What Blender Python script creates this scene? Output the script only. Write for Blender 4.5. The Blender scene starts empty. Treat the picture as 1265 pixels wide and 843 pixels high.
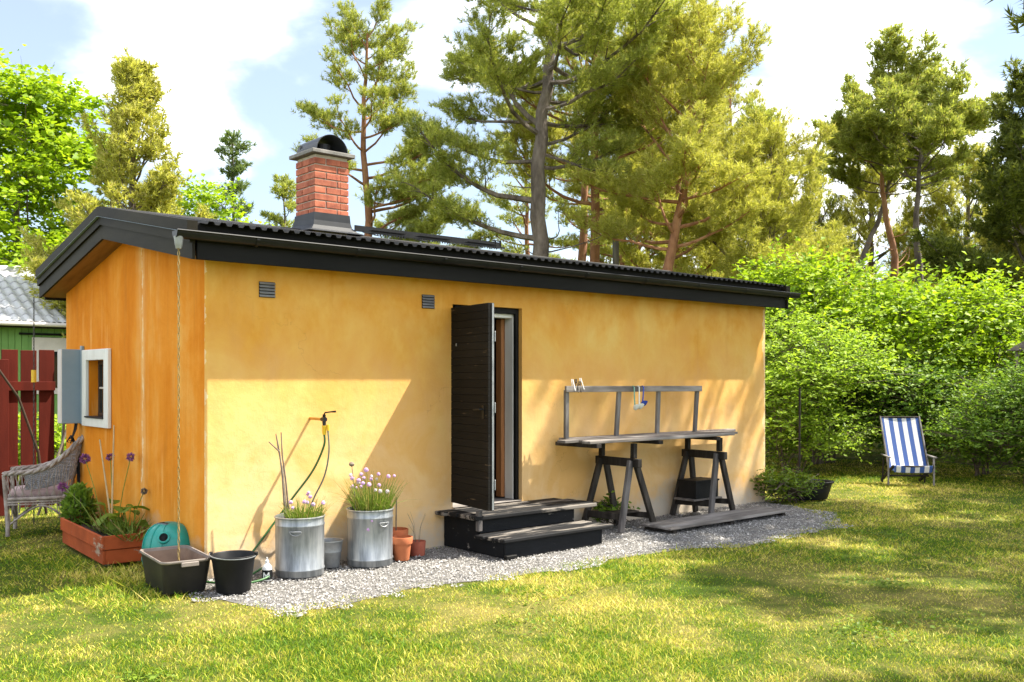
import bpy, math, random
import numpy as np
from mathutils import Vector, Matrix

R = math.radians
PI = math.pi
scn = bpy.context.scene
col = scn.collection

# ------------------------------------------------------------------ camera, sky, sun, exposure
cam_d = bpy.data.cameras.new('camera')
cam = bpy.data.objects.new('camera', cam_d)
col.objects.link(cam)
CAM = (-3.075, -7.227, 1.55)
cam.location = CAM
cam.rotation_euler = (R(90), 0, R(49.27 - 90))
cam_d.sensor_width = 36
cam_d.lens = 33.8
cam_d.shift_y = 47.5 / 1265
cam_d.clip_start = 0.1
cam_d.clip_end = 3000
scn.camera = cam

SUN_DIR = Vector((-0.505, 0.258, -0.823)).normalized()      # the way the light travels
sun_el = math.asin(-SUN_DIR.z)
world = bpy.data.worlds.new('World')
scn.world = world
world.use_nodes = True
wn, wl = world.node_tree.nodes, world.node_tree.links
wn.clear()
w_out = wn.new('ShaderNodeOutputWorld')
w_bg = wn.new('ShaderNodeBackground')
w_bg.inputs['Strength'].default_value = 0.07
w_sky = wn.new('ShaderNodeTexSky')
w_sky.sky_type = 'NISHITA'
w_sky.sun_disc = False
w_sky.sun_elevation = sun_el
w_sky.sun_rotation = math.atan2(-SUN_DIR.x, -SUN_DIR.y)
w_sky.air_density = 1.0
w_sky.dust_density = 0.2
w_sky.ozone_density = 2.2
w_tc = wn.new('ShaderNodeTexCoord')
w_map = wn.new('ShaderNodeMapping')
w_map.inputs['Location'].default_value = (0.74, 0.25, 3.75)
w_map.inputs['Scale'].default_value = (1.0, 1.0, 1.9)
w_n = wn.new('ShaderNodeTexNoise')
w_n.inputs['Scale'].default_value = 2.6
w_n.inputs['Detail'].default_value = 7
w_n.inputs['Roughness'].default_value = 0.5
w_n.inputs['Distortion'].default_value = 0.25
w_r = wn.new('ShaderNodeValToRGB')
w_r.color_ramp.interpolation = 'EASE'
w_r.color_ramp.elements[0].position = 0.44
w_r.color_ramp.elements[0].color = (0.13, 0.13, 0.13, 1)
w_r.color_ramp.elements[1].position = 0.60
w_r.color_ramp.elements[1].color = (1, 1, 1, 1)
w_mix = wn.new('ShaderNodeMixRGB')
w_mix.inputs['Color2'].default_value = (15.0, 15.4, 15.9, 1)
wl.new(w_tc.outputs['Generated'], w_map.inputs['Vector'])
wl.new(w_map.outputs['Vector'], w_n.inputs['Vector'])
wl.new(w_n.outputs['Fac'], w_r.inputs['Fac'])
wl.new(w_r.outputs['Color'], w_mix.inputs['Fac'])
wl.new(w_sky.outputs['Color'], w_mix.inputs['Color1'])
wl.new(w_mix.outputs['Color'], w_bg.inputs['Color'])
wl.new(w_bg.outputs['Background'], w_out.inputs['Surface'])

sun_d = bpy.data.lights.new('sun', 'SUN')
sun_d.energy = 5.0
sun_d.angle = R(0.53)
sun_d.color = (1.0, 0.93, 0.80)
sun = bpy.data.objects.new('sun', sun_d)
sun.rotation_euler = SUN_DIR.to_track_quat('-Z', 'Y').to_euler()
sun.location = (8, -5, 14)
col.objects.link(sun)

scn.view_settings.view_transform = 'Standard'
scn.view_settings.look = 'None'
scn.view_settings.exposure = 1.48
scn.view_settings.gamma = 1.0
scn.render.engine = 'CYCLES'
scn.cycles.max_bounces = 6
scn.cycles.diffuse_bounces = 3
scn.cycles.transmission_bounces = 4
scn.cycles.use_denoising = True


# ------------------------------------------------------------------ materials
def srgb(r, g, b):
    f = lambda c: (c / 255 / 12.92) if c / 255 <= 0.04045 else ((c / 255 + 0.055) / 1.055) ** 2.4
    return (f(r), f(g), f(b), 1)


def c4(c):
    return tuple(c) if len(c) == 4 else tuple(c) + (1,)


class NT:
    def __init__(self, name):
        self.m = bpy.data.materials.new(name)
        self.m.use_nodes = True
        self.n = self.m.node_tree.nodes
        self.l = self.m.node_tree.links
        self.p = self.n['Principled BSDF']
        self.out = self.n['Material Output']
        self.tc = self.new('ShaderNodeTexCoord')

    def new(self, t, **kw):
        n = self.n.new(t)
        for k, v in kw.items():
            setattr(n, k, v)
        return n

    def link(self, a, b):
        self.l.new(a, b)

    def mapping(self, scale=(1, 1, 1), loc=(0, 0, 0), coord='Object'):
        mp = self.new('ShaderNodeMapping')
        mp.inputs['Scale'].default_value = scale
        mp.inputs['Location'].default_value = loc
        self.link(self.tc.outputs[coord], mp.inputs['Vector'])
        return mp.outputs['Vector']

    def noise(self, scale, detail=4, rough=0.55, vec=None, stretch=(1, 1, 1), loc=(0, 0, 0), dist=0.0):
        n = self.new('ShaderNodeTexNoise')
        n.inputs['Scale'].default_value = scale
        n.inputs['Detail'].default_value = detail
        n.inputs['Roughness'].default_value = rough
        n.inputs['Distortion'].default_value = dist
        self.link(vec if vec is not None else self.mapping(stretch, loc), n.inputs['Vector'])
        return n.outputs['Fac']

    def ramp(self, fac, stops, interp='LINEAR'):
        r = self.new('ShaderNodeValToRGB')
        cr = r.color_ramp
        cr.interpolation = interp
        while len(cr.elements) < len(stops):
            cr.elements.new(0.5)
        for e, (p, c) in zip(cr.elements, stops):
            e.position = p
            e.color = c4(c) if not isinstance(c, (int, float)) else (c, c, c, 1)
        self.link(fac, r.inputs['Fac'])
        return r.outputs['Color']

    def mix(self, fac, a, b, mode='MIX'):
        m = self.new('ShaderNodeMixRGB', blend_type=mode)
        for s, v in (('Fac', fac), ('Color1', a), ('Color2', b)):
            if isinstance(v, (int, float)):
                m.inputs[s].default_value = v if s == 'Fac' else (v, v, v, 1)
            elif isinstance(v, (tuple, list)):
                m.inputs[s].default_value = c4(v)
            else:
                self.link(v, m.inputs[s])
        return m.outputs['Color']

    def math(self, op, a, b=0.0, clamp=False):
        m = self.new('ShaderNodeMath', operation=op, use_clamp=clamp)
        for i, v in enumerate((a, b)):
            if isinstance(v, (int, float)):
                m.inputs[i].default_value = v
            else:
                self.link(v, m.inputs[i])
        return m.outputs[0]

    def sep(self, coord='Object'):
        s = self.new('ShaderNodeSeparateXYZ')
        self.link(self.tc.outputs[coord], s.inputs[0])
        return s.outputs

    def bump(self, h, strength=0.3, dist=0.01):
        b = self.new('ShaderNodeBump')
        b.inputs['Strength'].default_value = strength
        b.inputs['Distance'].default_value = dist
        self.link(h, b.inputs['Height'])
        self.link(b.outputs['Normal'], self.p.inputs['Normal'])

    def vary(self, colr, amt):
        oi = self.new('ShaderNodeObjectInfo')
        hs = self.new('ShaderNodeHueSaturation')
        self.link(self.math('ADD', self.math('MULTIPLY', oi.outputs['Random'], amt), 1 - amt / 2), hs.inputs['Value'])
        self.link(colr, hs.inputs['Color'])
        return hs.outputs['Color']

    def base(self, v):
        if isinstance(v, (tuple, list)):
            self.p.inputs['Base Color'].default_value = c4(v)
        else:
            self.link(v, self.p.inputs['Base Color'])


MATS = {}


def mat(name, stops, scale=6, rough=0.7, bump=0.2, bscale=None, bdist=0.004, metal=0.0, stretch=(1, 1, 1), vary=0.0, detail=5, spec=None):
    if name in MATS:
        return MATS[name]
    t = NT(name)
    if len(stops) == 1:
        stops = [(0, stops[0]), (1, stops[0])]
    elif not isinstance(stops[0][0], (int, float)) or len(stops[0]) != 2:
        n = len(stops)
        stops = [(0.3 + 0.4 * i / (n - 1), c) for i, c in enumerate(stops)]
    f = t.noise(scale, detail, 0.6, stretch=stretch)
    c = t.ramp(f, stops)
    if vary:
        c = t.vary(c, vary)
    t.base(c)
    t.p.inputs['Roughness'].default_value = rough
    t.p.inputs['Metallic'].default_value = metal
    if spec is not None:
        t.p.inputs['Specular IOR Level'].default_value = spec
    if bump:
        t.bump(t.noise(bscale or scale * 6, 6, 0.6, stretch=stretch), bump, bdist)
    MATS[name] = t.m
    return t.m


def foliage_mat(name, dark, light, dry=None, trans=0.35, nscale=0.6, tint=None):
    t = NT(name)
    g = t.new('ShaderNodeNewGeometry')
    f = t.math('ADD', t.math('MULTIPLY', g.outputs['Random Per Island'], 0.6), t.math('MULTIPLY', t.noise(nscale, 3), 0.55))
    c = t.ramp(f, [(0.2, dark), (0.85, light)])
    if dry:
        f2 = t.math('FRACT', t.math('MULTIPLY', g.outputs['Random Per Island'], 17.3))
        c = t.mix(t.math('GREATER_THAN', f2, 0.91), c, dry)
    t.base(c)
    t.p.inputs['Roughness'].default_value = 0.55
    t.p.inputs['Specular IOR Level'].default_value = 0.3
    tr = t.new('ShaderNodeBsdfTranslucent')
    t.link(t.mix(1.0, c, tint or (1.0, 1.0, 0.55), 'MULTIPLY'), tr.inputs['Color'])
    ms = t.new('ShaderNodeMixShader')
    ms.inputs[0].default_value = trans
    t.link(t.p.outputs[0], ms.inputs[1])
    t.link(tr.outputs[0], ms.inputs[2])
    t.link(ms.outputs[0], t.out.inputs['Surface'])
    MATS[name] = t.m
    return t.m


def plaster(name, gable):
    t = NT(name)
    s = t.sep()
    big = t.noise(1.15, 6, 0.62, loc=(3.1, 0.4, 1.7), dist=0.6)
    med = t.noise(3.2, 6, 0.62, stretch=(1, 1, 0.6) if not gable else (1, 1, 0.14))
    f = t.math('ADD', t.math('MULTIPLY', big, 0.55), t.math('MULTIPLY', med, 0.45))
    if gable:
        c = t.ramp(f, [(0.32, (0.52, 0.145, 0.008)), (0.46, (0.64, 0.205, 0.012)), (0.56, (0.70, 0.255, 0.025)), (0.68, (0.74, 0.36, 0.08))])  # same wash as the front, with its shaded, more orange look painted in
    else:
        c = t.ramp(f, [(0.30, (0.56, 0.225, 0.025)), (0.44, (0.66, 0.315, 0.05)), (0.54, (0.71, 0.40, 0.095)), (0.64, (0.73, 0.475, 0.14))])
    # the wash is more faded low down on the wall, with an uneven limit
    lowf = t.math('ADD', s['Z'], t.math('MULTIPLY', t.math('SUBTRACT', med, 0.5), 1.6))
    if not gable:
        c = t.mix(t.ramp(t.math('MULTIPLY', lowf, 0.5), [(0.25, 0.8), (1.0, 0.0)]), c, (0.79, 0.55, 0.285))
        c = t.mix(t.ramp(t.noise(1.7, 6, 0.62, loc=(8, 3, 5), dist=0.5), [(0.46, 0.0), (0.64, 0.65)]), c, (0.68, 0.36, 0.09))
    else:
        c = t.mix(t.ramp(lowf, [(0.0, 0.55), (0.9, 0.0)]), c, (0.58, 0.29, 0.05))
    # bare grey splash zone at the foot
    foot = t.math('ADD', t.math('MULTIPLY', s['Z'], 2.6), t.math('MULTIPLY', t.math('SUBTRACT', t.noise(2.2, 6, 0.65, loc=(7, 2, 0)), 0.5), 2.4))
    c = t.mix(t.ramp(foot, [(0.15, 0.85), (0.85, 0.0)]), c, (0.52, 0.47, 0.40) if not gable else (0.42, 0.36, 0.26))
    if gable:
        # pale lime runs below a crack in the render
        wob = t.math('MULTIPLY', t.math('SUBTRACT', t.noise(2.4, 4, 0.6, stretch=(0, 0, 1)), 0.5), 0.22)
        d = t.math('ABSOLUTE', t.math('SUBTRACT', t.math('ADD', s['Y'], wob), 1.36))
        wid = t.math('MULTIPLY', t.ramp(t.noise(3.2, 4, 0.7, stretch=(0, 0, 1), loc=(0, 0, 4.2)), [(0.46, 0.0), (0.62, 1.0)]), 0.026)
        c = t.mix(t.math('MULTIPLY', t.math('LESS_THAN', d, wid), 0.75), c, (0.74, 0.60, 0.42))
        halo = t.math('SUBTRACT', 1.0, t.math('DIVIDE', d, 0.17), clamp=True)
        halo = t.math('MULTIPLY', halo, t.ramp(t.noise(5, 5, 0.7, stretch=(1, 1, 0.12), loc=(2, 7, 1)), [(0.40, 0.0), (0.60, 1.0)]))
        c = t.mix(t.math('MULTIPLY', halo, 0.6), c, (0.80, 0.54, 0.24))
        runs = t.math('MULTIPLY', t.ramp(t.noise(4.2, 6, 0.7, stretch=(1, 1, 0.07), loc=(3, 2.4, 6)), [(0.54, 0.0), (0.66, 1.0)]), t.ramp(t.noise(0.9, 4, 0.6, loc=(1, 6, 2)), [(0.44, 0.0), (0.60, 0.6)]))
        c = t.mix(runs, c, (0.80, 0.46, 0.15))
    if not gable:
        worn = t.math('ADD', s['X'], t.math('MULTIPLY', t.math('SUBTRACT', t.noise(4.5, 5, 0.65, loc=(2, 0, 3)), 0.5), 0.30))
        c = t.mix(t.math('MULTIPLY', t.math('GREATER_THAN', worn, 7.40), 0.7), c, (0.76, 0.60, 0.36))
        worn = t.math('SUBTRACT', t.math('MULTIPLY', t.math('SUBTRACT', t.noise(6, 5, 0.65, loc=(5, 0, 1)), 0.5), 0.12), s['X'])
        c = t.mix(t.math('MULTIPLY', t.math('GREATER_THAN', worn, 0.0), 0.6), c, (0.78, 0.64, 0.42))
        vo = t.new('ShaderNodeTexVoronoi', feature='DISTANCE_TO_EDGE')
        vo.inputs['Scale'].default_value = 0.75
        wv = t.new('ShaderNodeVectorMath', operation='ADD')
        nz = t.new('ShaderNodeTexNoise')
        nz.inputs['Scale'].default_value = 3.0
        nz.inputs['Detail'].default_value = 5
        t.link(t.tc.outputs['Object'], nz.inputs['Vector'])
        t.link(t.tc.outputs['Object'], wv.inputs[0])
        t.link(nz.outputs['Color'], wv.inputs[1])
        t.link(wv.outputs[0], vo.inputs['Vector'])
        crk = t.math('MULTIPLY', t.math('LESS_THAN', vo.outputs['Distance'], 0.0022), t.ramp(t.noise(0.9, 3, 0.6, loc=(4, 4, 8)), [(0.52, 0.0), (0.60, 0.28)]))
        c = t.mix(crk, c, (0.30, 0.15, 0.04))
    # hairline darker streaks and small spots
    st = t.ramp(t.noise(7, 5, 0.7, stretch=(1, 1, 0.08), loc=(1, 9, 0)), [(0.34, 1.0), (0.44, 0.0)])
    c = t.mix(t.math('MULTIPLY', st, 0.22 if gable else 0.10), c, (0.42, 0.17, 0.03))
    t.base(c)
    t.p.inputs['Roughness'].default_value = 0.92
    t.p.inputs['Specular IOR Level'].default_value = 0.12
    hb = t.math('ADD', t.math('MULTIPLY', t.noise(5, 4), 1.0), t.math('MULTIPLY', t.noise(90, 4, 0.7), 0.16))
    t.bump(hb, 0.45, 0.02)
    return t.m


def paint_peel(name, paint, wood, amount=0.5, scale=7, stretch=(0.35, 1.2, 1.2), rough=0.75, vary=0.15):
    t = NT(name)
    n = t.noise(scale, 8, 0.68, stretch=stretch)
    w = t.ramp(t.noise(10, 6, 0.65, stretch=(stretch[0] * 0.3, stretch[1] * 3, stretch[2] * 3)), [(0.3, tuple(x * 0.6 for x in wood)), (0.7, wood)])
    pc = t.ramp(t.noise(3, 4), [(0.3, tuple(x * 0.7 for x in paint)), (0.7, tuple(min(1, x * 1.25) for x in paint))])
    fac = t.ramp(n, [(amount - 0.02, 0.0), (amount + 0.03, 1.0)])
    c = t.mix(fac, pc, w)
    t.base(t.vary(c, vary))
    t.p.inputs['Roughness'].default_value = rough
    t.p.inputs['Specular IOR Level'].default_value = 0.2
    t.bump(t.math('SUBTRACT', t.noise(24, 6, 0.7, stretch=stretch), t.math('MULTIPLY', fac, 0.5)), 0.4, 0.006)
    MATS[name] = t.m
    return t.m


M_plaster = plaster('ochre_lime_plaster', False)
M_gable = plaster('shade_toned_lime_plaster', True)
M_blackboard = mat('black_stained_board', [(0.004, 0.004, 0.004), (0.011, 0.0105, 0.010)], 4, 0.6, 0.35, 40, stretch=(0.2, 1, 1), vary=0.3, spec=0.15)
M_barge = mat('weathered_dark_board', [(0.008, 0.007, 0.005), (0.028, 0.024, 0.015)], 4, 0.6, 0.3, 30, stretch=(1, 0.25, 1), spec=0.1)
M_soffit = mat('brown_soffit_board', [(0.16, 0.075, 0.02), (0.30, 0.15, 0.05)], 5, 0.7, 0.2, stretch=(3, 0.4, 1))
M_blackmetal = mat('black_coated_metal', [(0.006, 0.006, 0.007), (0.012, 0.012, 0.013)], 5, 0.4, 0.05, spec=0.3)
M_sheet = mat('dark_corrugated_sheet', [(0.012, 0.012, 0.013), (0.04, 0.036, 0.03)], 8, 0.6, 0.2, spec=0.2)
M_capmetal = mat('dark_grey_sheet_metal', [(0.022, 0.024, 0.028), (0.04, 0.043, 0.05)], 5, 0.42, 0.05, spec=0.35)
M_brick = mat('red_chimney_brick', [(0.24, 0.065, 0.038), (0.40, 0.115, 0.06), (0.50, 0.17, 0.095)], 12, 0.88, 0.5, 60, vary=0.35)
M_mortar = mat('pale_mortar', [(0.40, 0.34, 0.27), (0.55, 0.48, 0.40)], 14, 0.95, 0.4, 80)
M_concrete = mat('grey_concrete', [(0.13, 0.125, 0.115), (0.27, 0.255, 0.235)], 10, 0.9, 0.3, 60)
M_white = mat('white_painted_wood', [(0.62, 0.60, 0.56), (0.78, 0.77, 0.74)], 5, 0.6, 0.2, 30, stretch=(1, 1, 0.3))
M_brownwood = mat('brown_wood', [(0.26, 0.10, 0.03), (0.40, 0.17, 0.06)], 6, 0.6, 0.2, 30, stretch=(3, 3, 0.3))
M_darkbrown = mat('dark_brown_paint', [(0.03, 0.018, 0.012), (0.06, 0.035, 0.02)], 6, 0.5, 0.1)
M_reveal = mat('yellow_plaster_reveal', [(0.62, 0.40, 0.07), (0.70, 0.48, 0.12)], 5, 0.9, 0.2)
M_interior = mat('dark_interior', [(0.02, 0.018, 0.015), (0.03, 0.026, 0.02)], 3, 0.9, 0)
M_grey = mat('weathered_grey_wood', [(0.09, 0.08, 0.072), (0.19, 0.17, 0.156), (0.33, 0.303, 0.282)], 5, 0.85, 0.5, 26, stretch=(0.25, 2, 2), vary=0.25, spec=0.2)
M_greypost = mat('pale_weathered_post', [(0.09, 0.083, 0.08), (0.18, 0.168, 0.16), (0.30, 0.282, 0.27)], 5, 0.85, 0.5, 26, stretch=(2, 2, 0.25), vary=0.2, spec=0.2)
M_greyv = mat('weathered_grey_post', [(0.05, 0.047, 0.046), (0.11, 0.10, 0.098), (0.19, 0.178, 0.172)], 5, 0.85, 0.5, 26, stretch=(2, 2, 0.25), vary=0.25, spec=0.2)
M_greydark = mat('dark_weathered_wood', [(0.012, 0.010, 0.009), (0.032, 0.027, 0.023), (0.07, 0.06, 0.052)], 5, 0.8, 0.5, 26, stretch=(2, 2, 0.25), vary=0.3, spec=0.2)
M_tread = paint_peel('peeling_black_tread', (0.010, 0.010, 0.011), (0.22, 0.195, 0.17), 0.525, 3.5, (0.35, 2.6, 2.0))
M_riser = paint_peel('black_riser_board', (0.006, 0.007, 0.009), (0.26, 0.24, 0.22), 0.64, 6, (0.4, 1.5, 2.0))
M_doorplank = paint_peel('worn_black_door_plank', (0.008, 0.007, 0.006), (0.14, 0.10, 0.065), 0.65, 9, (0.35, 0.35, 3.0), vary=0.5)
M_redpaint = paint_peel('peeling_red_planter', (0.36, 0.075, 0.022), (0.46, 0.34, 0.25), 0.61, 6, (1.2, 0.5, 1.4))
M_fence = mat('red_fence_paint', [(0.065, 0.008, 0.004), (0.11, 0.014, 0.007)], 4, 0.75, 0.3, 30, stretch=(2, 2, 0.25), vary=0.3, spec=0.15)
M_galv = mat('galvanised_steel', [(0.15, 0.165, 0.18), (0.31, 0.33, 0.35), (0.46, 0.475, 0.49)], 7, 0.45, 0.12, 30, metal=0.7, stretch=(2.2, 2.2, 0.35))
M_zinc = mat('dull_zinc', [(0.22, 0.23, 0.24), (0.40, 0.41, 0.42)], 9, 0.5, 0.15, 30, metal=0.6)
M_terra = mat('terracotta', [(0.36, 0.10, 0.035), (0.48, 0.155, 0.06)], 8, 0.85, 0.25, 60)
M_terra2 = mat('dark_red_terracotta', [(0.24, 0.055, 0.03), (0.36, 0.10, 0.06)], 10, 0.85, 0.25, 60)
M_blackplastic = mat('black_plastic', [(0.006, 0.0065, 0.0075), (0.014, 0.0145, 0.016)], 6, 0.5, 0.15, 50, spec=0.2)
M_tubplastic = mat('scuffed_black_tub', [(0.010, 0.010, 0.011), (0.03, 0.026, 0.023)], 4, 0.5, 0.2, 40, spec=0.3)
M_tubrim = mat('dusty_tub_rim', [(0.16, 0.13, 0.115), (0.26, 0.22, 0.19)], 6, 0.7, 0.2)
M_teal = mat('teal_plastic', [(0.0, 0.20, 0.165), (0.01, 0.30, 0.25)], 3, 0.35, 0.06)
M_tealdark = mat('dark_teal_plastic', [(0.03, 0.06, 0.07), (0.05, 0.09, 0.10)], 5, 0.4, 0.05)
M_soil = mat('dark_soil', [(0.025, 0.017, 0.011), (0.07, 0.05, 0.035)], 20, 1.0, 1.0, 60, bdist=0.02)
M_hose = mat('green_hose', [(0.02, 0.09, 0.02), (0.035, 0.13, 0.03)], 6, 0.4, 0)
M_hosegrey = mat('grey_green_hose', [(0.10, 0.13, 0.10), (0.16, 0.19, 0.15)], 6, 0.45, 0)
M_brass = mat('old_brass', [(0.42, 0.23, 0.06), (0.58, 0.36, 0.12)], 10, 0.4, 0.1, metal=0.7)
M_yellow = mat('yellow_plastic', [(0.70, 0.42, 0.02), (0.78, 0.50, 0.03)], 5, 0.4, 0)
M_chain = mat('brass_rain_chain', [(0.24, 0.17, 0.06), (0.45, 0.33, 0.14)], 20, 0.45, 0.1, metal=0.6)
M_chaindark = mat('dark_rain_chain', [(0.04, 0.04, 0.04), (0.08, 0.08, 0.075)], 20, 0.5, 0.1, metal=0.4)
M_bluegrey = mat('blue_grey_paint', [(0.19, 0.25, 0.30), (0.24, 0.305, 0.36)], 3, 0.5, 0.1)
M_palepaint = mat('pale_pinkish_white_paint', [(0.55, 0.50, 0.47), (0.66, 0.61, 0.58)], 4, 0.6, 0.1)
M_wicker = mat('weathered_wicker', [(0.16, 0.13, 0.11), (0.31, 0.265, 0.235), (0.44, 0.40, 0.37)], 16, 0.75, 0.4, 80)
M_wickerweave = mat('grey_wicker_weave', [(0.18, 0.18, 0.20), (0.34, 0.34, 0.37)], 20, 0.8, 0.6, 90)
M_cushion = mat('dusty_pink_cushion', [(0.38, 0.27, 0.27), (0.50, 0.38, 0.37)], 12, 0.95, 0.3, 90)
M_stick = mat('dry_stick', [(0.10, 0.075, 0.055), (0.26, 0.21, 0.16)], 12, 0.85, 0.4, 60)
M_cane = mat('pale_cane', [(0.36, 0.25, 0.12), (0.52, 0.40, 0.22)], 12, 0.7, 0.2)
M_green_wall = mat('green_board_wall', [(0.13, 0.27, 0.07), (0.17, 0.33, 0.09)], 3, 0.75, 0.1, vary=0.12)
M_tile = mat('pale_grey_roof_tile', [(0.40, 0.40, 0.41), (0.54, 0.54, 0.55)], 4, 0.55, 0.15, vary=0.15)
M_bark = mat('grey_pine_bark', [(0.055, 0.042, 0.035), (0.15, 0.12, 0.10), (0.24, 0.20, 0.17)], 5, 0.95, 1.0, 14, bdist=0.05, stretch=(1, 1, 0.35))
M_barkred = mat('orange_pine_bark', [(0.14, 0.06, 0.03), (0.30, 0.14, 0.07), (0.40, 0.22, 0.12)], 5, 0.9, 0.8, 14, bdist=0.03, stretch=(1, 1, 0.4))
M_twig = mat('brown_twig', [(0.07, 0.05, 0.04), (0.16, 0.12, 0.09)], 10, 0.9, 0.3)
M_blueladle = mat('blue_enamel', [(0.02, 0.05, 0.32), (0.03, 0.07, 0.40)], 5, 0.25, 0)
M_whiteladle = mat('white_enamel', [(0.68, 0.70, 0.66), (0.76, 0.78, 0.74)], 5, 0.25, 0)
M_mintladle = mat('mint_enamel', [(0.16, 0.36, 0.28), (0.22, 0.44, 0.34)], 5, 0.25, 0)
M_bottlewhite = mat('white_plastic', [(0.72, 0.72, 0.70), (0.78, 0.78, 0.76)], 5, 0.4, 0)
M_flower = mat('lilac_chive_flower', [(0.50, 0.26, 0.56), (0.66, 0.44, 0.70)], 60, 0.9, 0.6, 200, vary=0.3)
M_flowerpale = mat('faded_chive_flower', [(0.55, 0.46, 0.50), (0.70, 0.62, 0.64)], 60, 0.9, 0.6, 200, vary=0.2)
M_allium = mat('purple_allium_flower', [(0.20, 0.05, 0.18), (0.38, 0.14, 0.34)], 60, 0.9, 0.8, 200, vary=0.4)
M_stone = mat('grey_gravel_stone', [(0.22, 0.21, 0.20), (0.40, 0.39, 0.375), (0.58, 0.565, 0.54)], 60, 0.9, 0.2)

L_pine = foliage_mat('pine_needles', (0.17, 0.215, 0.045), (0.50, 0.54, 0.13), dry=(0.50, 0.45, 0.16), trans=0.5)
L_pineyel = foliage_mat('yellowish_pine_needles', (0.27, 0.285, 0.05), (0.61, 0.60, 0.14), dry=(0.60, 0.53, 0.22), trans=0.5)
L_pineshade = foliage_mat('shade_toned_pine_needles', (0.055, 0.085, 0.018), (0.25, 0.28, 0.05), trans=0.4)  # the dark tone of a crown's shaded side is put into the needle colour
L_spruce = foliage_mat('blue_green_needles', (0.07, 0.12, 0.045), (0.24, 0.31, 0.10), trans=0.4)
L_maple = foliage_mat('fresh_maple_leaves', (0.13, 0.25, 0.010), (0.42, 0.56, 0.03), trans=0.48, nscale=0.9)
L_hedge = foliage_mat('fresh_hedge_leaves', (0.10, 0.21, 0.010), (0.42, 0.57, 0.035), trans=0.48, nscale=0.9)
L_shrub = foliage_mat('small_shrub_leaves', (0.14, 0.25, 0.02), (0.44, 0.60, 0.075), trans=0.5, nscale=1.5)
L_shrubdark = foliage_mat('dark_shrub_leaves', (0.06, 0.14, 0.018), (0.24, 0.37, 0.045), trans=0.45, nscale=1.5)
L_herb = foliage_mat('herb_leaves', (0.06, 0.12, 0.010), (0.20, 0.29, 0.022), trans=0.35, nscale=4)
L_chive = foliage_mat('chive_blades', (0.07, 0.13, 0.015), (0.25, 0.34, 0.05), dry=(0.40, 0.31, 0.12), trans=0.3, nscale=5)
L_under = foliage_mat('undergrowth_leaves', (0.03, 0.065, 0.012), (0.13, 0.19, 0.03), trans=0.35, nscale=0.5)


def grass_mats():
    out = []
    for kind in (0, 1):
        t = NT('lawn_soil_and_thatch' if kind == 0 else 'grass_blades')
        big = t.noise(0.55, 4, 0.6, loc=(2.3, 5.1, 0))
        med = t.noise(2.3, 5, 0.65, loc=(9.3, 1.1, 0))
        f = t.math('ADD', t.math('MULTIPLY', big, 0.55), t.math('MULTIPLY', med, 0.45))
        if kind == 0:
            c = t.ramp(f, [(0.44, (0.08, 0.13, 0.014)), (0.60, (0.32, 0.27, 0.08))])
            c = t.mix(t.math('MULTIPLY', t.noise(40, 5, 0.7), 0.6), c, (0.05, 0.06, 0.015))
            t.base(c)
            t.p.inputs['Roughness'].default_value = 1.0
            t.p.inputs['Specular IOR Level'].default_value = 0.1
            t.bump(t.noise(60, 6, 0.7), 1.0, 0.03)
        else:
            g = t.new('ShaderNodeNewGeometry')
            rnd = g.outputs['Random Per Island']
            f = t.math('ADD', f, t.math('MULTIPLY', t.math('SUBTRACT', rnd, 0.5), 0.26))
            c = t.ramp(f, [(0.37, (0.10, 0.205, 0.008)), (0.46, (0.24, 0.34, 0.014)), (0.53, (0.50, 0.48, 0.045)), (0.64, (0.76, 0.63, 0.17))])
            t.base(c)
            t.p.inputs['Roughness'].default_value = 0.6
            t.p.inputs['Specular IOR Level'].default_value = 0.25
            tr = t.new('ShaderNodeBsdfTranslucent')
            t.link(c, tr.inputs['Color'])
            ms = t.new('ShaderNodeMixShader')
            ms.inputs[0].default_value = 0.35
            t.link(t.p.outputs[0], ms.inputs[1])
            t.link(tr.outputs[0], ms.inputs[2])
            t.link(ms.outputs[0], t.out.inputs['Surface'])
        out.append(t.m)
    return out


M_ground, L_grass = grass_mats()


def stripe_mat():
    t = NT('blue_and_white_striped_canvas')
    x = t.sep()['X']
    s = t.math('FRACT', t.math('ADD', t.math('MULTIPLY', x, 1 / 0.1315), 0.30))
    f = t.math('GREATER_THAN', s, 0.50)
    w = t.noise(160, 2)
    t.base(t.mix(f, t.mix(w, (0.035, 0.085, 0.30), (0.055, 0.12, 0.38)), t.mix(w, (0.66, 0.66, 0.70), (0.76, 0.76, 0.78))))
    t.p.inputs['Roughness'].default_value = 0.85
    t.bump(w, 0.2, 0.002)
    tr = t.new('ShaderNodeBsdfTranslucent')
    t.link(t.p.inputs['Base Color'].links[0].from_socket, tr.inputs['Color'])
    ms = t.new('ShaderNodeMixShader')
    ms.inputs[0].default_value = 0.25
    t.link(t.p.outputs[0], ms.inputs[1])
    t.link(tr.outputs[0], ms.inputs[2])
    t.link(ms.outputs[0], t.out.inputs['Surface'])
    return t.m


M_canvas = stripe_mat()


def glass_mat():
    t = NT('window_glass')
    t.base((0.02, 0.025, 0.025))
    t.p.inputs['Roughness'].default_value = 0.04
    t.p.inputs['Specular IOR Level'].default_value = 0.9
    return t.m


M_glass = glass_mat()


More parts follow.
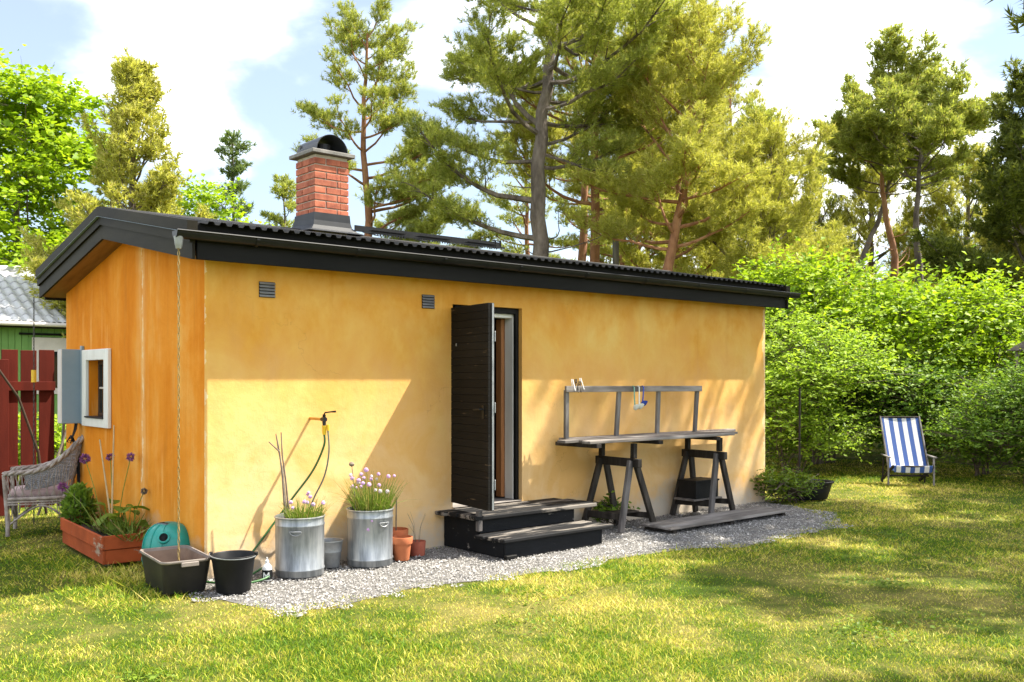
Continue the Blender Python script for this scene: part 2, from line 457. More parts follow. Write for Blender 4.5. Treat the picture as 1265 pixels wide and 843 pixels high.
# ------------------------------------------------------------------ mesh helpers
class MB:
    def __init__(self):
        self.v, self.f = [], []

    def add(self, vs, fs):
        o = len(self.v)
        self.v.extend([tuple(p) for p in vs])
        self.f.extend([tuple(i + o for i in q) for q in fs])
        return self

    def frame_box(self, c, ax, ay, az, hx, hy, hz, ch=0.0):
        c, ax, ay, az = Vector(c), Vector(ax), Vector(ay), Vector(az)
        P = lambda x, y, z: c + ax * x + ay * y + az * z
        ch = min(ch, hx * 0.45, hy * 0.45, hz * 0.45)
        if ch <= 0:
            vs = [P(x, y, z) for z in (-hz, hz) for y in (-hy, hy) for x in (-hx, hx)]
            return self.add(vs, [(0, 2, 3, 1), (4, 5, 7, 6), (0, 1, 5, 4), (2, 6, 7, 3), (0, 4, 6, 2), (1, 3, 7, 5)])
        vs, idx = [], {}
        for sz in (-1, 1):
            for sy in (-1, 1):
                for sx in (-1, 1):
                    for k, (a, b, d) in enumerate(((hx, hy - ch, hz - ch), (hx - ch, hy, hz - ch), (hx - ch, hy - ch, hz))):
                        idx[(sx, sy, sz, k)] = len(vs)
                        vs.append(P(sx * a, sy * b, sz * d))
        g = lambda *k: idx[k]
        fs = []
        for s in (-1, 1):
            q = [g(s, -1, -1, 0), g(s, 1, -1, 0), g(s, 1, 1, 0), g(s, -1, 1, 0)]
            fs.append(q if s > 0 else q[::-1])
            q = [g(-1, s, -1, 1), g(-1, s, 1, 1), g(1, s, 1, 1), g(1, s, -1, 1)]
            fs.append(q if s > 0 else q[::-1])
            q = [g(-1, -1, s, 2), g(1, -1, s, 2), g(1, 1, s, 2), g(-1, 1, s, 2)]
            fs.append(q if s > 0 else q[::-1])
        for a in (-1, 1):
            for b in (-1, 1):
                q = [g(a, b, -1, 0), g(a, b, 1, 0), g(a, b, 1, 1), g(a, b, -1, 1)]
                fs.append(q if a * b < 0 else q[::-1])
                q = [g(a, -1, b, 0), g(a, 1, b, 0), g(a, 1, b, 2), g(a, -1, b, 2)]
                fs.append(q if a * b > 0 else q[::-1])
                q = [g(-1, a, b, 1), g(1, a, b, 1), g(1, a, b, 2), g(-1, a, b, 2)]
                fs.append(q if a * b < 0 else q[::-1])
        for a in (-1, 1):
            for b in (-1, 1):
                for d in (-1, 1):
                    q = [g(a, b, d, 0), g(a, b, d, 1), g(a, b, d, 2)]
                    fs.append(q if a * b * d > 0 else q[::-1])
        return self.add(vs, fs)

    def box(self, x0, x1, y0, y1, z0, z1, ch=0.0):
        return self.frame_box(((x0 + x1) / 2, (y0 + y1) / 2, (z0 + z1) / 2), (1, 0, 0), (0, 1, 0), (0, 0, 1), abs(x1 - x0) / 2, abs(y1 - y0) / 2, abs(z1 - z0) / 2, ch)

    def beam(self, p0, p1, w, h, up=(0, 0, 1), ch=0.003):
        p0, p1 = Vector(p0), Vector(p1)
        d = p1 - p0
        L = d.length
        d.normalize()
        up = Vector(up)
        s = d.cross(up)
        if s.length < 1e-4:
            s = d.cross(Vector((1, 0, 0)))
        s.normalize()
        u = s.cross(d)
        return self.frame_box((p0 + p1) / 2, d, s, u, L / 2, w / 2, h / 2, ch)

    def tube(self, pts, rad, n=8, cap=True):
        pts = [Vector(p) for p in pts]
        m = len(pts)
        if not hasattr(rad, '__len__'):
            rad = [rad] * m
        t0 = (pts[1] - pts[0]).normalized()
        ref = Vector((0, 0, 1)) if abs(t0.z) < 0.9 else Vector((1, 0, 0))
        s = t0.cross(ref).normalized()
        vs = []
        for i in range(m):
            t = (pts[min(i + 1, m - 1)] - pts[max(i - 1, 0)]).normalized()
            s = (s - t * s.dot(t)).normalized()
            b = t.cross(s)
            for k in range(n):
                a = 2 * PI * k / n
                vs.append(pts[i] + (s * math.cos(a) + b * math.sin(a)) * rad[i])
        fs = [(i * n + k, i * n + (k + 1) % n, (i + 1) * n + (k + 1) % n, (i + 1) * n + k) for i in range(m - 1) for k in range(n)]
        if cap:
            fs.append(tuple(range(n))[::-1])
            fs.append(tuple((m - 1) * n + k for k in range(n)))
        return self.add(vs, fs)

    def lathe(self, prof, n=32, c=(0, 0, 0), axis='z'):
        vs = []
        for r, z in prof:
            for k in range(n):
                a = 2 * PI * k / n
                vs.append((c[0] + r * math.cos(a), c[1] + r * math.sin(a), c[2] + z))
        m = len(prof)
        fs = [(i * n + k, i * n + (k + 1) % n, (i + 1) * n + (k + 1) % n, (i + 1) * n + k) for i in range(m - 1) for k in range(n)]
        if prof[0][0] > 1e-5:
            fs.append(tuple(range(n))[::-1])
        if prof[-1][0] > 1e-5:
            fs.append(tuple((m - 1) * n + k for k in range(n)))
        return self.add(vs, fs)

    def prism(self, poly, z0, z1):
        n = len(poly)
        vs = [(x, y, z0) for x, y in poly] + [(x, y, z1) for x, y in poly]
        return self.add(vs, [tuple(range(n))[::-1], tuple(range(n, 2 * n))] + [(i, (i + 1) % n, n + (i + 1) % n, n + i) for i in range(n)])

    def mesh(self, name, smooth=None):
        me = bpy.data.meshes.new(name)
        me.from_pydata(self.v, [], self.f)
        if smooth:
            me.shade_smooth()
            me.set_sharp_from_angle(angle=R(smooth))
        me.update()
        return me


def link(name, me, m=None, parent=None):
    o = bpy.data.objects.new(name, me)
    col.objects.link(o)
    if m is not None and me is not None and not len(me.materials):
        me.materials.append(m)
    if parent is not None:
        o.parent = parent
    return o


def obj(name, mb, m, parent=None, smooth=None):
    return link(name, mb.mesh(name, smooth), m, parent)


def tag(o, label, cat=None, group=None, kind=None):
    if label:
        o['label'] = label
    if cat:
        o['category'] = cat
    if group:
        o['group'] = group
    if kind:
        o['kind'] = kind
    return o


def thing(name, label, cat, loc=(0, 0, 0), rz=0, group=None):
    o = bpy.data.objects.new(name, None)
    col.objects.link(o)
    o.location = loc
    o.rotation_euler = (0, 0, rz)
    o.empty_display_size = 0.2
    return tag(o, label, cat, group)


def copy_tree(root, loc, rz=0, scale=1.0, label=None):
    def rec(o, par):
        c = o.copy()
        col.objects.link(c)
        c.parent = par
        for ch in o.children:
            rec(ch, c)
        return c
    r = rec(root, None)
    r.location = loc
    r.rotation_euler = (0, 0, rz)
    r.scale = (scale,) * 3
    if label:
        r['label'] = label
    return r


def np_mesh(name, V, F, smooth=False):
    """V (n,3) F (m,k) arrays, all faces the same size"""
    me = bpy.data.meshes.new(name)
    n, (m, k) = len(V), F.shape
    me.vertices.add(n)
    me.vertices.foreach_set('co', np.ascontiguousarray(V, dtype=np.float32).ravel())
    me.loops.add(m * k)
    me.loops.foreach_set('vertex_index', np.ascontiguousarray(F, dtype=np.int32).ravel())
    me.polygons.add(m)
    me.polygons.foreach_set('loop_start', np.arange(0, m * k, k, dtype=np.int32))
    if smooth:
        me.polygons.foreach_set('use_smooth', np.ones(m, dtype=bool))
    me.update(calc_edges=True)
    return me


def unit(a):
    return a / np.maximum(np.linalg.norm(a, axis=-1, keepdims=True), 1e-9)


def needles(rng, P, A, L, k=14, w=0.014, shoot=0.15, spread=(0.35, 1.25)):
    """bottle-brush shoots: P positions, A axes, L needle length"""
    n = len(P)
    P, A = np.repeat(P, k, 0), np.repeat(unit(A), k, 0)
    Ln = np.repeat(np.broadcast_to(L, (n,)), k) * rng.uniform(0.7, 1.15, n * k)
    q = unit(np.cross(A, rng.normal(size=A.shape)))
    th = rng.uniform(spread[0], spread[1], (n * k, 1))
    d = A * np.cos(th) + q * np.sin(th)
    s = rng.uniform(0, 1, (n * k, 1))
    b = P + A * (s - 0.4) * shoot
    side = unit(np.cross(d, rng.normal(size=d.shape))) * (w / 2)
    V = np.stack([b - side, b + side, b + d * Ln[:, None]], 1).reshape(-1, 3)
    return V, np.arange(len(V)).reshape(-1, 3)


def leaves(rng, P, D, N, L, W):
    """folded diamond leaves"""
    D = unit(D)
    S = unit(np.cross(D, N))
    N = np.cross(S, D)
    n = len(P)
    L = np.broadcast_to(L, (n,))[:, None] * rng.uniform(0.45, 1.35, (n, 1))
    Wd = L * W
    mid = P + D * L * 0.45
    V = np.stack([P, mid + S * Wd * 0.5 + N * Wd * 0.16, P + D * L - N * L * 0.12, mid - S * Wd * 0.5 + N * Wd * 0.16], 1).reshape(-1, 3)
    b = np.arange(n)[:, None] * 4
    return V, np.concatenate([b + np.array([[0, 1, 2]]), b + np.array([[0, 2, 3]])], 0)


def vnoise(x, y, seed=0):
    """smooth value noise for placing things"""
    def h(i, j):
        n = np.sin(i * 127.1 + j * 311.7 + seed * 74.7) * 43758.5453
        return n - np.floor(n)
    i, j = np.floor(x), np.floor(y)
    u, v = x - i, y - j
    u, v = u * u * (3 - 2 * u), v * v * (3 - 2 * v)
    return (h(i, j) * (1 - u) + h(i + 1, j) * u) * (1 - v) + (h(i, j + 1) * (1 - u) + h(i + 1, j + 1) * u) * v


# ------------------------------------------------------------------ the ground
GRAVEL = [(-0.32, 0.25), (-0.25, -0.55), (-0.16, -1.0), (-0.03, -1.42), (0.4, -1.45), (1.12, -1.31), (1.63, -1.45), (2.32, -1.54), (3.04, -1.5), (4.02, -1.6), (4.48, -1.9), (5.17, -1.74), (6.17, -1.85), (7.0, -1.1), (7.35, -0.45), (7.45, 0.1), (-0.02, 0.1)]


def in_poly(x, y, poly):
    c = np.zeros(len(x), bool)
    n = len(poly)
    for i in range(n):
        x0, y0 = poly[i]
        x1, y1 = poly[(i + 1) % n]
        k = ((y0 > y) != (y1 > y)) & (x < (x1 - x0) * (y - y0) / (y1 - y0 + 1e-12) + x0)
        c ^= k
    return c


def build_ground():
    # gently uneven sheet near the cottage, carried out flat to the horizon
    xs = np.concatenate([[-900, -300, -100, -40, -20], np.arange(-12, 30.1, 0.5), [40, 60, 100, 300, 900]])
    ys = np.concatenate([[-900, -300, -100, -40, -20], np.arange(-12, 30.1, 0.5), [40, 60, 100, 300, 900]])
    X, Y = np.meshgrid(xs, ys)
    Z = (vnoise(X * 0.5, Y * 0.5, 3) - 0.5) * 0.05 - 0.03
    m1 = (X > -1.0) & (X < 9.0) & (Y > -2.2) & (Y < 4.2)
    Z = np.where(m1, -0.02, Z)
    V = np.stack([X, Y, Z], -1).reshape(-1, 3)
    nx, ny = len(xs), len(ys)
    i, j = np.meshgrid(np.arange(nx - 1), np.arange(ny - 1))
    a = (j * nx + i).ravel()
    F = np.stack([a, a + 1, a + nx + 1, a + nx], -1)
    o = link('lawn', np_mesh('lawn', V, F, True), M_ground)
    o['kind'] = 'structure'
    mb = MB()
    mb.add([(x * 0.99 + 0.03, y + (0.06 if y < -0.3 else 0), -0.0165) for x, y in GRAVEL], [tuple(range(len(GRAVEL)))])
    o = obj('gravel_bed', mb, mat('gravel_dust', [(0.10, 0.095, 0.088), (0.22, 0.21, 0.195)], 45, 1.0, 1.0, 90, bdist=0.02))
    o['kind'] = 'structure'


build_ground()


# ------------------------------------------------------------------ the cottage
CL, CD = 7.445, 3.60            # length along x, depth along y
RY = 1.80                       # ridge
SF, SB = 0.185, 0.20            # roof slopes
ZR = 2.82                       # underside at the ridge
und = lambda y: ZR - SF * (RY - y) if y <= RY else ZR - SB * (y - RY)
cot = thing('cottage', 'small ochre plastered cottage with black roof edge and open black door', 'cottage', (0, 0, 0))


def grid_wall(mb, us, zs, holes, P, depth_vec, topf=None):
    """quads over a (u,z) grid leaving holes; reveals go along depth_vec"""
    dv = Vector(depth_vec)
    for i in range(len(us) - 1):
        for j in range(len(zs) - 1):
            uc, zc = (us[i] + us[i + 1]) / 2, (zs[j] + zs[j + 1]) / 2
            if any(h[0] < uc < h[1] and h[2] < zc < h[3] for h in holes):
                continue
            top = j == len(zs) - 2 and topf is not None
            z1a = topf(us[i]) if top else zs[j + 1]
            z1b = topf(us[i + 1]) if top else zs[j + 1]
            mb.add([P(us[i], zs[j]), P(us[i + 1], zs[j]), P(us[i + 1], z1b), P(us[i], z1a)], [(0, 1, 2, 3)])
    for (a, b, c, d) in holes:
        q = [Vector(P(a, c)), Vector(P(b, c)), Vector(P(b, d)), Vector(P(a, d))]
        for k in range(4):
            p0, p1 = q[k], q[(k + 1) % 4]
            mb.add([p0, p1, p1 + dv, p0 + dv], [(0, 3, 2, 1)])


def cottage_walls():
    DOOR = (2.41, 3.28, 0.34, 2.26)
    WIN = (2.30, 2.84, 1.17, 1.74)
    r = 0.02
    mb = MB()
    xs = sorted(set([r, DOOR[0], DOOR[1], CL - r] + [0.6 * k for k in range(1, 13)]))
    grid_wall(mb, xs, [-0.1, DOOR[2], 1.2, DOOR[3], 2.5], [DOOR], lambda u, z: (u, 0, z), (0, 0.16, 0))
    nf = len(mb.f)
    ys = sorted(set([r, WIN[0], WIN[1], RY, CD] + [0.45 * k for k in range(1, 8)]))
    grid_wall(mb, ys, [-0.1, WIN[2], WIN[3], 2.3, 2.9], [WIN], lambda u, z: (0, u, z), (0.13, 0, 0), topf=und)
    # the gable is seen from -x: flip its faces
    mb.f[nf:] = [tuple(reversed(q)) for q in mb.f[nf:]]
    ng = len(mb.f)
    # rounded arrises at the two front corners
    for (cx_, a0) in ((r, PI), (CL - r, 1.5 * PI)):
        pr = [(cx_ + r * math.cos(a0 + PI / 2 * k / 4), r + r * math.sin(a0 + PI / 2 * k / 4)) for k in range(5)]
        for (p, q) in zip(pr, pr[1:]):
            mb.add([(p[0], p[1], -0.1), (q[0], q[1], -0.1), (q[0], q[1], 2.5), (p[0], p[1], 2.5)], [(0, 1, 2, 3)])
    # far gable and back
    for (ya, yb) in ((r, RY), (RY, CD)):
        mb.add([(CL, ya, -0.1), (CL, yb, -0.1), (CL, yb, und(yb)), (CL, ya, und(ya))], [(0, 1, 2, 3)])
    mb.add([(0, CD, -0.1), (CL, CD, -0.1), (CL, CD, und(CD)), (0, CD, und(CD))], [(3, 2, 1, 0)])
    me = mb.mesh('wall')
    me.materials.append(M_plaster)
    me.materials.append(M_gable)
    for i, p in enumerate(me.polygons):
        p.material_index = 1 if nf <= i < ng else 0
    link('wall', me, None, cot)

    # room behind the door
    rm = MB()
    rm.box(0.35, 7.1, 0.34, 3.3, 0.30, 0.338)
    rm.box(0.3, 7.1, 1.5, 1.55, 0.34, 2.45)
    rm.box(1.6, 1.65, 0.34, 1.5, 0.34, 2.45)
    rm.box(3.75, 3.8, 0.34, 1.5, 0.34, 2.45)
    rm.box(1.6, 3.8, 0.34, 1.5, 2.40, 2.44)
    obj('interior_partition', rm, M_interior, cot)
    sill = MB().box(2.412, 3.278, 0.0, 0.34, 0.305, 0.345, 0.004)
    obj('door_sill', sill, M_grey, cot)
    fr = obj('door_frame', MB().box(2.412, 2.47, 0.075, 0.155, 0.347, 2.258, 0.004).box(3.238, 3.278, 0.045, 0.085, 0.347, 2.258, 0.003).box(2.47, 3.238, 0.045, 0.085, 2.205, 2.258, 0.003), M_blackboard, cot)
    # inner door, brown leaf folded in against a white casing
    inner = obj('inner_door', MB().box(3.19, 3.236, 0.215, 0.30, 0.36, 2.16, 0.004), M_brownwood, cot)
    obj('casing', MB().box(3.232, 3.277, 0.086, 0.212, 0.347, 2.20, 0.003).box(2.50, 3.230, 0.09, 0.20, 2.165, 2.203, 0.003), M_white, inner)

    # window in the gable: white surround, deep recess, brown sash
    win = obj('window', MB().box(0.085, 0.12, 2.302, 2.33, 1.172, 1.738, 0.003).box(0.085, 0.12, 2.81, 2.838, 1.172, 1.738, 0.003)
              .box(0.085, 0.12, 2.33, 2.81, 1.70, 1.738, 0.003).box(0.085, 0.12, 2.33, 2.81, 1.172, 1.215, 0.003), M_darkbrown, cot)
    obj('pane', MB().box(0.102, 0.108, 2.33, 2.81, 1.215, 1.455), M_glass, win)
    obj('pane', MB().box(0.102, 0.108, 2.33, 2.81, 1.475, 1.70), M_glass, win)
    obj('glazing_bar', MB().box(0.088, 0.116, 2.33, 2.81, 1.455, 1.475, 0.002), M_palepaint, win)
    for y0, y1, z0, z1 in ((2.17, 2.30, 1.085, 1.845), (2.84, 2.96, 1.085, 1.845), (2.3005, 2.8395, 1.74, 1.845), (2.3005, 2.8395, 1.085, 1.17)):
        obj('surround_board', MB().box(-0.035, -0.002, y0, y1, z0, z1, 0.004), M_white, win)
    obj('window_sill', MB().box(-0.05, 0.083, 2.302, 2.838, 1.171, 1.186, 0.003), M_blackmetal, win)
    for y in (2.297, 2.843):
        pass
    # vents
    for (x0, x1, z0, z1) in ((0.447, 0.584, 2.216, 2.343), (2.055, 2.191, 2.204, 2.331)):
        v = obj('air_vent', MB().box(x0, x1, -0.006, -0.001, z0, z1), M_blackplastic, cot)
        n = 5
        for k in range(n):
            zc = z0 + (k + 0.5) * (z1 - z0) / n
            s = MB().frame_box(((x0 + x1) / 2, -0.014, zc), (1, 0, 0), (0, 0.55, 0.83), (0, -0.83, 0.55), (x1 - x0) / 2, 0.010, 0.0015)
            obj('louvre', s, M_zinc, v)


cottage_walls()


def cottage_roof():
    roof = obj('roof', MB(), M_soffit, cot)
    # boarded deck (seen from below at the overhangs)
    mb = MB()
    xL, xR = -0.185, 7.56
    for (y0, y1) in ((-0.20, RY), (RY, 3.78)):
        for a, b in ((0, 0.03),):
            mb.add([(x, y, und(y) + d + 0.002) for d in (a, b) for y in (y0, y1) for x in (xL, xR)], [(0, 2, 3, 1), (4, 5, 7, 6), (0, 1, 5, 4), (2, 6, 7, 3), (0, 4, 6, 2), (1, 3, 7, 5)])
    roof.data = mb.mesh('roof')
    roof.data.materials.append(M_soffit)

    def slope(name, x0, x1, ya, yb, lo, hi, m, par=cot):
        b = MB()
        b.add([(x, y, und(y) + d) for d in (lo, hi) for y in (ya, yb) for x in (x0, x1)], [(0, 2, 3, 1), (4, 5, 7, 6), (0, 1, 5, 4), (2, 6, 7, 3), (0, 4, 6, 2), (1, 3, 7, 5)])
        return obj(name, b, m, par)
    # bargeboards: lower board, upper board, metal cap
    for xa, sg in ((-0.185, -1), (7.56, 1)):
        for (ya, yb) in ((-0.245, RY - 0.001), (RY + 0.001, 3.83)):
            bb = slope('bargeboard', xa, xa + sg * 0.022, ya, yb, 0.005, 0.128, M_barge)
            slope('upper_board', xa - sg * 0.001, xa + sg * 0.042, ya, yb, 0.130, 0.203, M_barge, bb)
            slope('metal_cap', xa - sg * 0.02, xa + sg * 0.060, ya, yb, 0.206, 0.295, M_barge, bb)
            slope('drip_edge', xa + sg * 0.0425, xa + sg * 0.0665, ya, yb, 0.2035, 0.2055, M_bluegrey, bb)
    # front and rear fascia
    obj('fascia_board', MB().box(-0.16, 7.556, -0.225, -0.2005, 2.452, 2.655, 0.003), M_blackboard, cot)
    obj('eaves_board', MB().box(-0.16, 7.556, -0.175, -0.15, 2.657, 2.735, 0.003), M_blackboard, cot)
    obj('fascia_board', MB().box(-0.16, 7.556, 3.785, 3.81, 2.40, 2.60, 0.003), M_blackboard, cot)
    # corrugated sheets
    per, amp = 0.0953, 0.011

    def sheet(x0, w, ya, yb, base):
        k = int(round(w / per))
        prof = []
        for i in range(k):
            for (s, h) in ((0.0, 0), (0.2, 0), (0.34, 1), (0.72, 1), (0.86, 0)):
                prof.append((x0 + (i + s) * per, h * 2 * amp))
        prof.append((x0 + k * per, 0))
        b = MB()
        n = len(prof)
        for th in (0, -0.003):
            for y in (ya, yb):
                for x, h in prof:
                    b.v.append((x, y, und(y) + base + h + th - 0.016 * (1 - abs(y - RY) / 2.07) - 0.012))
        for i in range(n - 1):
            b.f.append((i, i + 1, n + i + 1, n + i))
            b.f.append((2 * n + i, 3 * n + i, 3 * n + i + 1, 2 * n + i + 1))
            b.f.append((i, 2 * n + i, 2 * n + i + 1, i + 1))
        return obj('corrugated_sheet', b, M_sheet, roof)
    w = 8 * per
    for i in range(10):
        sheet(-0.12 + i * w, w, -0.27, RY - 0.01, 0.297 if i % 2 else 0.2935)
        sheet(-0.12 + i * w, w, RY + 0.01, 3.85, 0.297 if i % 2 else 0.2935)
    rc = MB()
    for i, x in enumerate((-0.2, 1.75, 3.7, 5.65)):
        rc.add([(x + dx, RY + dy, ZR + dz) for dx in (0, 1.94) for dy, dz in ((-0.14, 0.262), (-0.10, 0.282), (0, 0.300), (0.10, 0.282), (0.14, 0.262))],
               [(k, k + 1, k + 6, k + 5) for k in range(4)])
    obj('ridge_capping', rc, M_sheet, roof)
    # gutter: half round with a rolled front lip and brackets
    g = MB()
    xa, xb = -0.355, 7.72
    prof = [(-0.235 - 0.05 + 0.05 * math.cos(a), 2.640 + 0.056 * math.sin(a)) for a in np.linspace(0, -PI, 11)]
    prof2 = [(-0.285 + 0.046 * math.cos(a), 2.640 + 0.052 * math.sin(a)) for a in np.linspace(-PI, 0, 11)]
    ring = prof + prof2
    n = len(ring)
    g.v = [(x, y, z) for x in (xa, xb) for y, z in ring]
    g.f = [(i, (i + 1) % n, n + (i + 1) % n, n + i) for i in range(n)]
    g.add([(xa, y, z) for y, z in prof], [tuple(range(11))])
    g.add([(xb, y, z) for y, z in prof], [tuple(range(11))[::-1]])
    g.tube([(xa, -0.337, 2.642), (xb, -0.337, 2.642)], 0.0075, 8)
    gut = obj('gutter', g, M_blackmetal, cot, smooth=40)
    for k in range(9):
        x = 0.28 + k * 0.9
        b = MB()
        pr = [(-0.285 + 0.058 * math.cos(a), 2.640 + 0.064 * math.sin(a)) for a in np.linspace(0.1, -PI - 0.1, 10)]
        b.v = [(x + dx, y, z) for dx in (-0.012, 0.012) for y, z in pr]
        b.f = [(i, i + 1, 10 + i + 1, 10 + i) for i in range(9)]
        obj('bracket', b, M_blackmetal, gut)
    for x in (2.62, 5.1):
        pr = [(-0.285 + 0.054 * math.cos(a), 2.640 + 0.060 * math.sin(a)) for a in np.linspace(0, -PI, 10)]
        b = MB()
        b.v = [(x + dx, y, z) for dx in (-0.05, 0.05) for y, z in pr]
        b.f = [(i, i + 1, 10 + i + 1, 10 + i) for i in range(9)]
        obj('joint_sleeve', b, M_blackmetal, gut, smooth=40)
    obj('outlet', MB().lathe([(0.02, -0.09), (0.028, -0.06), (0.036, 0.0)], 12, (-0.325, -0.285, 2.60)), M_zinc, gut)

    # chimney of separate bricks
    x0, x1, y0, y1 = 1.80, 2.20, 1.52, 1.92
    zb = 2.98
    ch = obj('chimney', MB().box(x0 + 0.012, x1 - 0.012, y0 + 0.012, y1 - 0.012, zb, 3.858), M_mortar, cot)
    hgt, joint = 0.0615, 0.0125
    random.seed(4)
    n = 0
    z = 3.17
    while z + hgt < 3.86:
        odd = n % 2
        for face in range(4):
            # each face: a stretcher and a header, swapped on alternate courses
            a, b = (0.0, 0.258) if odd else (0.0, 0.128)
            rng_ = [(a, b), (b + joint, 0.40 - (0.1125 if False else 0.0))]
            for (s, e) in rng_:
                e = min(e, 0.40)
                if e >= 0.399:
                    e = 0.40 - (0.098 if True else 0)   # the corner brick belongs to the next face
                if e - s < 0.03:
                    continue
                d = random.uniform(-0.0015, 0.0015)
                if face == 0:
                    bx_ = (x0 + s, x0 + e, y0 + d, y0 + 0.098)
                elif face == 1:
                    bx_ = (x1 - 0.098, x1 + d, y0 + s, y0 + e)
                elif face == 2:
                    bx_ = (x1 - e, x1 - s, y1 - 0.098, y1 + d)
                else:
                    bx_ = (x0 + d, x0 + 0.098, y1 - e, y1 - s)
                obj('brick', MB().box(bx_[0], bx_[1], bx_[2], bx_[3], z, z + hgt, 0.004), M_brick, ch)
        z += hgt + joint
        n += 1
    # sheet-metal flashing with swept foot
    f = MB()
    ring = lambda o, zz: [(x0 - o, y0 - o, zz(y0 - o)), (x1 + o, y0 - o, zz(y0 - o)), (x1 + o, y1 + o, zz(y1 + o)), (x0 - o, y1 + o, zz(y1 + o))]
    top = lambda y: und(y) + 0.315
    lv = [(0.008, lambda y: 3.262), (0.012, lambda y: 3.21), (0.014, lambda y: top(y) + 0.10), (0.026, lambda y: top(y) + 0.05), (0.07, lambda y: top(y) + 0.012), (0.13, lambda y: top(y) - 0.002)]
    for o_, zz in lv:
        f.v.extend(ring(o_, zz))
    for i in range(len(lv) - 1):
        for k in range(4):
            f.f.append((i * 4 + k, (i + 1) * 4 + k, (i + 1) * 4 + (k + 1) % 4, i * 4 + (k + 1) % 4))
    obj('flashing', f, mat('dark_flashing', [(0.016, 0.018, 0.022), (0.028, 0.031, 0.037)], 5, 0.5, 0.05, spec=0.25), ch)
    cap = obj('cap_slab', MB().box(x0 - 0.05, x1 + 0.05, y0 - 0.05, y1 + 0.06, 3.862, 3.902, 0.005), M_concrete, ch)
    # barrel hood, open towards the lawn
    h = MB()
    rad, zc, xc = 0.185, 3.904, (x0 + x1) / 2
    m = 20
    for rr in (rad, rad - 0.006):
        for y in (y0 - 0.01, y1 + 0.02):
            for k in range(m + 1):
                a = PI * k / m
                h.v.append((xc + rr * math.cos(a), y, zc + rr * math.sin(a) * 0.95))
    s = m + 1
    for k in range(m):
        h.f += [(k, k + 1, s + k + 1, s + k), (2 * s + k, 3 * s + k, 3 * s + k + 1, 2 * s + k + 1), (k, 2 * s + k, 2 * s + k + 1, k + 1), (s + k, s + k + 1, 3 * s + k + 1, 3 * s + k)]
    h.box(xc - rad + 0.008, xc + rad - 0.008, y1 - 0.05, y1 - 0.04, zc + 0.001, zc + 0.10)
    obj('chimney_hood', h, M_capmetal, ch, smooth=40)
    obj('flue_liner', MB().lathe([(0.10, 0), (0.10, 0.10), (0.09, 0.10), (0.09, 0.0)], 16, (xc, (y0 + y1) / 2, 3.9025)), M_blackmetal, ch)

    # roof walkway rail beside the chimney
    rl = obj('roof_walkway', MB().box(2.24, 4.22, 1.46, 1.475, und(1.46) + 0.345, und(1.46) + 0.408).box(2.24, 4.16, 1.30, 1.315, und(1.3) + 0.34, und(1.3) + 0.36), M_blackmetal, cot)
    hook = MB()
    zt = und(1.46) + 0.345
    for dx in (0, -0.075):
        hook.box(4.222 + dx, 4.234 + dx, 1.455, 1.48, zt, zt + 0.085)
        hook.box(4.19 + dx, 4.222 + dx, 1.455, 1.48, zt + 0.073, zt + 0.085)
    obj('end_hook', hook, M_blackmetal, rl)
    for xa_ in (2.35, 2.95, 3.62):
        st = MB()
        st.box(xa_, xa_ + 0.42, 1.28, 1.45, und(1.36) + 0.362, und(1.36) + 0.366)
        for k in range(12):
            st.box(xa_ + 0.012 + k * 0.034, xa_ + 0.026 + k * 0.034, 1.278, 1.282, und(1.3) + 0.318, und(1.3) + 0.345)
        st.beam((xa_ + 0.03, 1.47, und(1.47) + 0.34), (xa_ - 0.04, 1.10, und(1.10) + 0.325), 0.03, 0.006, ch=0)
        st.beam((xa_ + 0.39, 1.47, und(1.47) + 0.34), (xa_ + 0.46, 1.10, und(1.10) + 0.325), 0.03, 0.006, ch=0)
        obj('step_grating', st, M_blackmetal, rl)


cottage_roof()


def cottage_door():
    W_, z0, z1 = 0.745, 0.395, 2.225
    d = obj('door', MB().box(0, W_, -0.005, 0.036, z0, z1, 0.003), M_doorplank, cot)
    d.location = (2.425, 0.03, 0)
    d.rotation_euler = (0, 0, R(-100))
    n = 27
    hgt = (z1 - z0) / n
    random.seed(9)
    for k in range(n):
        t = random.uniform(0, 0.0015)
        o = obj('plank', MB().box(-0.002, W_ + 0.0015, -0.026 - t, -0.006, z0 + k * hgt + 0.0008, z0 + (k + 1) * hgt - 0.0008, 0.0022), M_doorplank, d)
    h = MB().lathe([(0.022, 0), (0.022, 0.004)], 14)
    h2 = MB()
    for v in h.v:
        h2.v.append((W_ - 0.085 + v[0], -0.031 - v[2], 1.27 + v[1]))
    h2.f = h.f
    h2.box(W_ - 0.105, W_ - 0.065, -0.034, -0.029, 1.20, 1.32, 0.002)
    h2.tube([(W_ - 0.085, -0.03, 1.285), (W_ - 0.085, -0.065, 1.285), (W_ - 0.19, -0.07, 1.28)], 0.009, 8)
    obj('handle', h2, M_blackmetal, d, smooth=40)
    for z in (1.93, 1.3, 0.62):
        obj('hook_plate', MB().box(W_ - 0.012, W_ + 0.010, 0.0365, 0.045, z - 0.045, z + 0.045, 0.002), M_zinc, d)
    obj('edge_strip', MB().box(W_ + 0.0005, W_ + 0.004, 0.012, 0.030, z0 + 0.005, z1 - 0.005), M_zinc, d)
    for z in (0.66, 1.98):
        obj('hinge', MB().tube([(-0.008, -0.02, z - 0.06), (-0.008, -0.02, z + 0.06)], 0.009, 8), M_blackmetal, d)
    obj('thumb_latch', MB().box(0.14, 0.16, -0.036, -0.03, 1.86, 1.885, 0.002), M_zinc, d)


cottage_door()

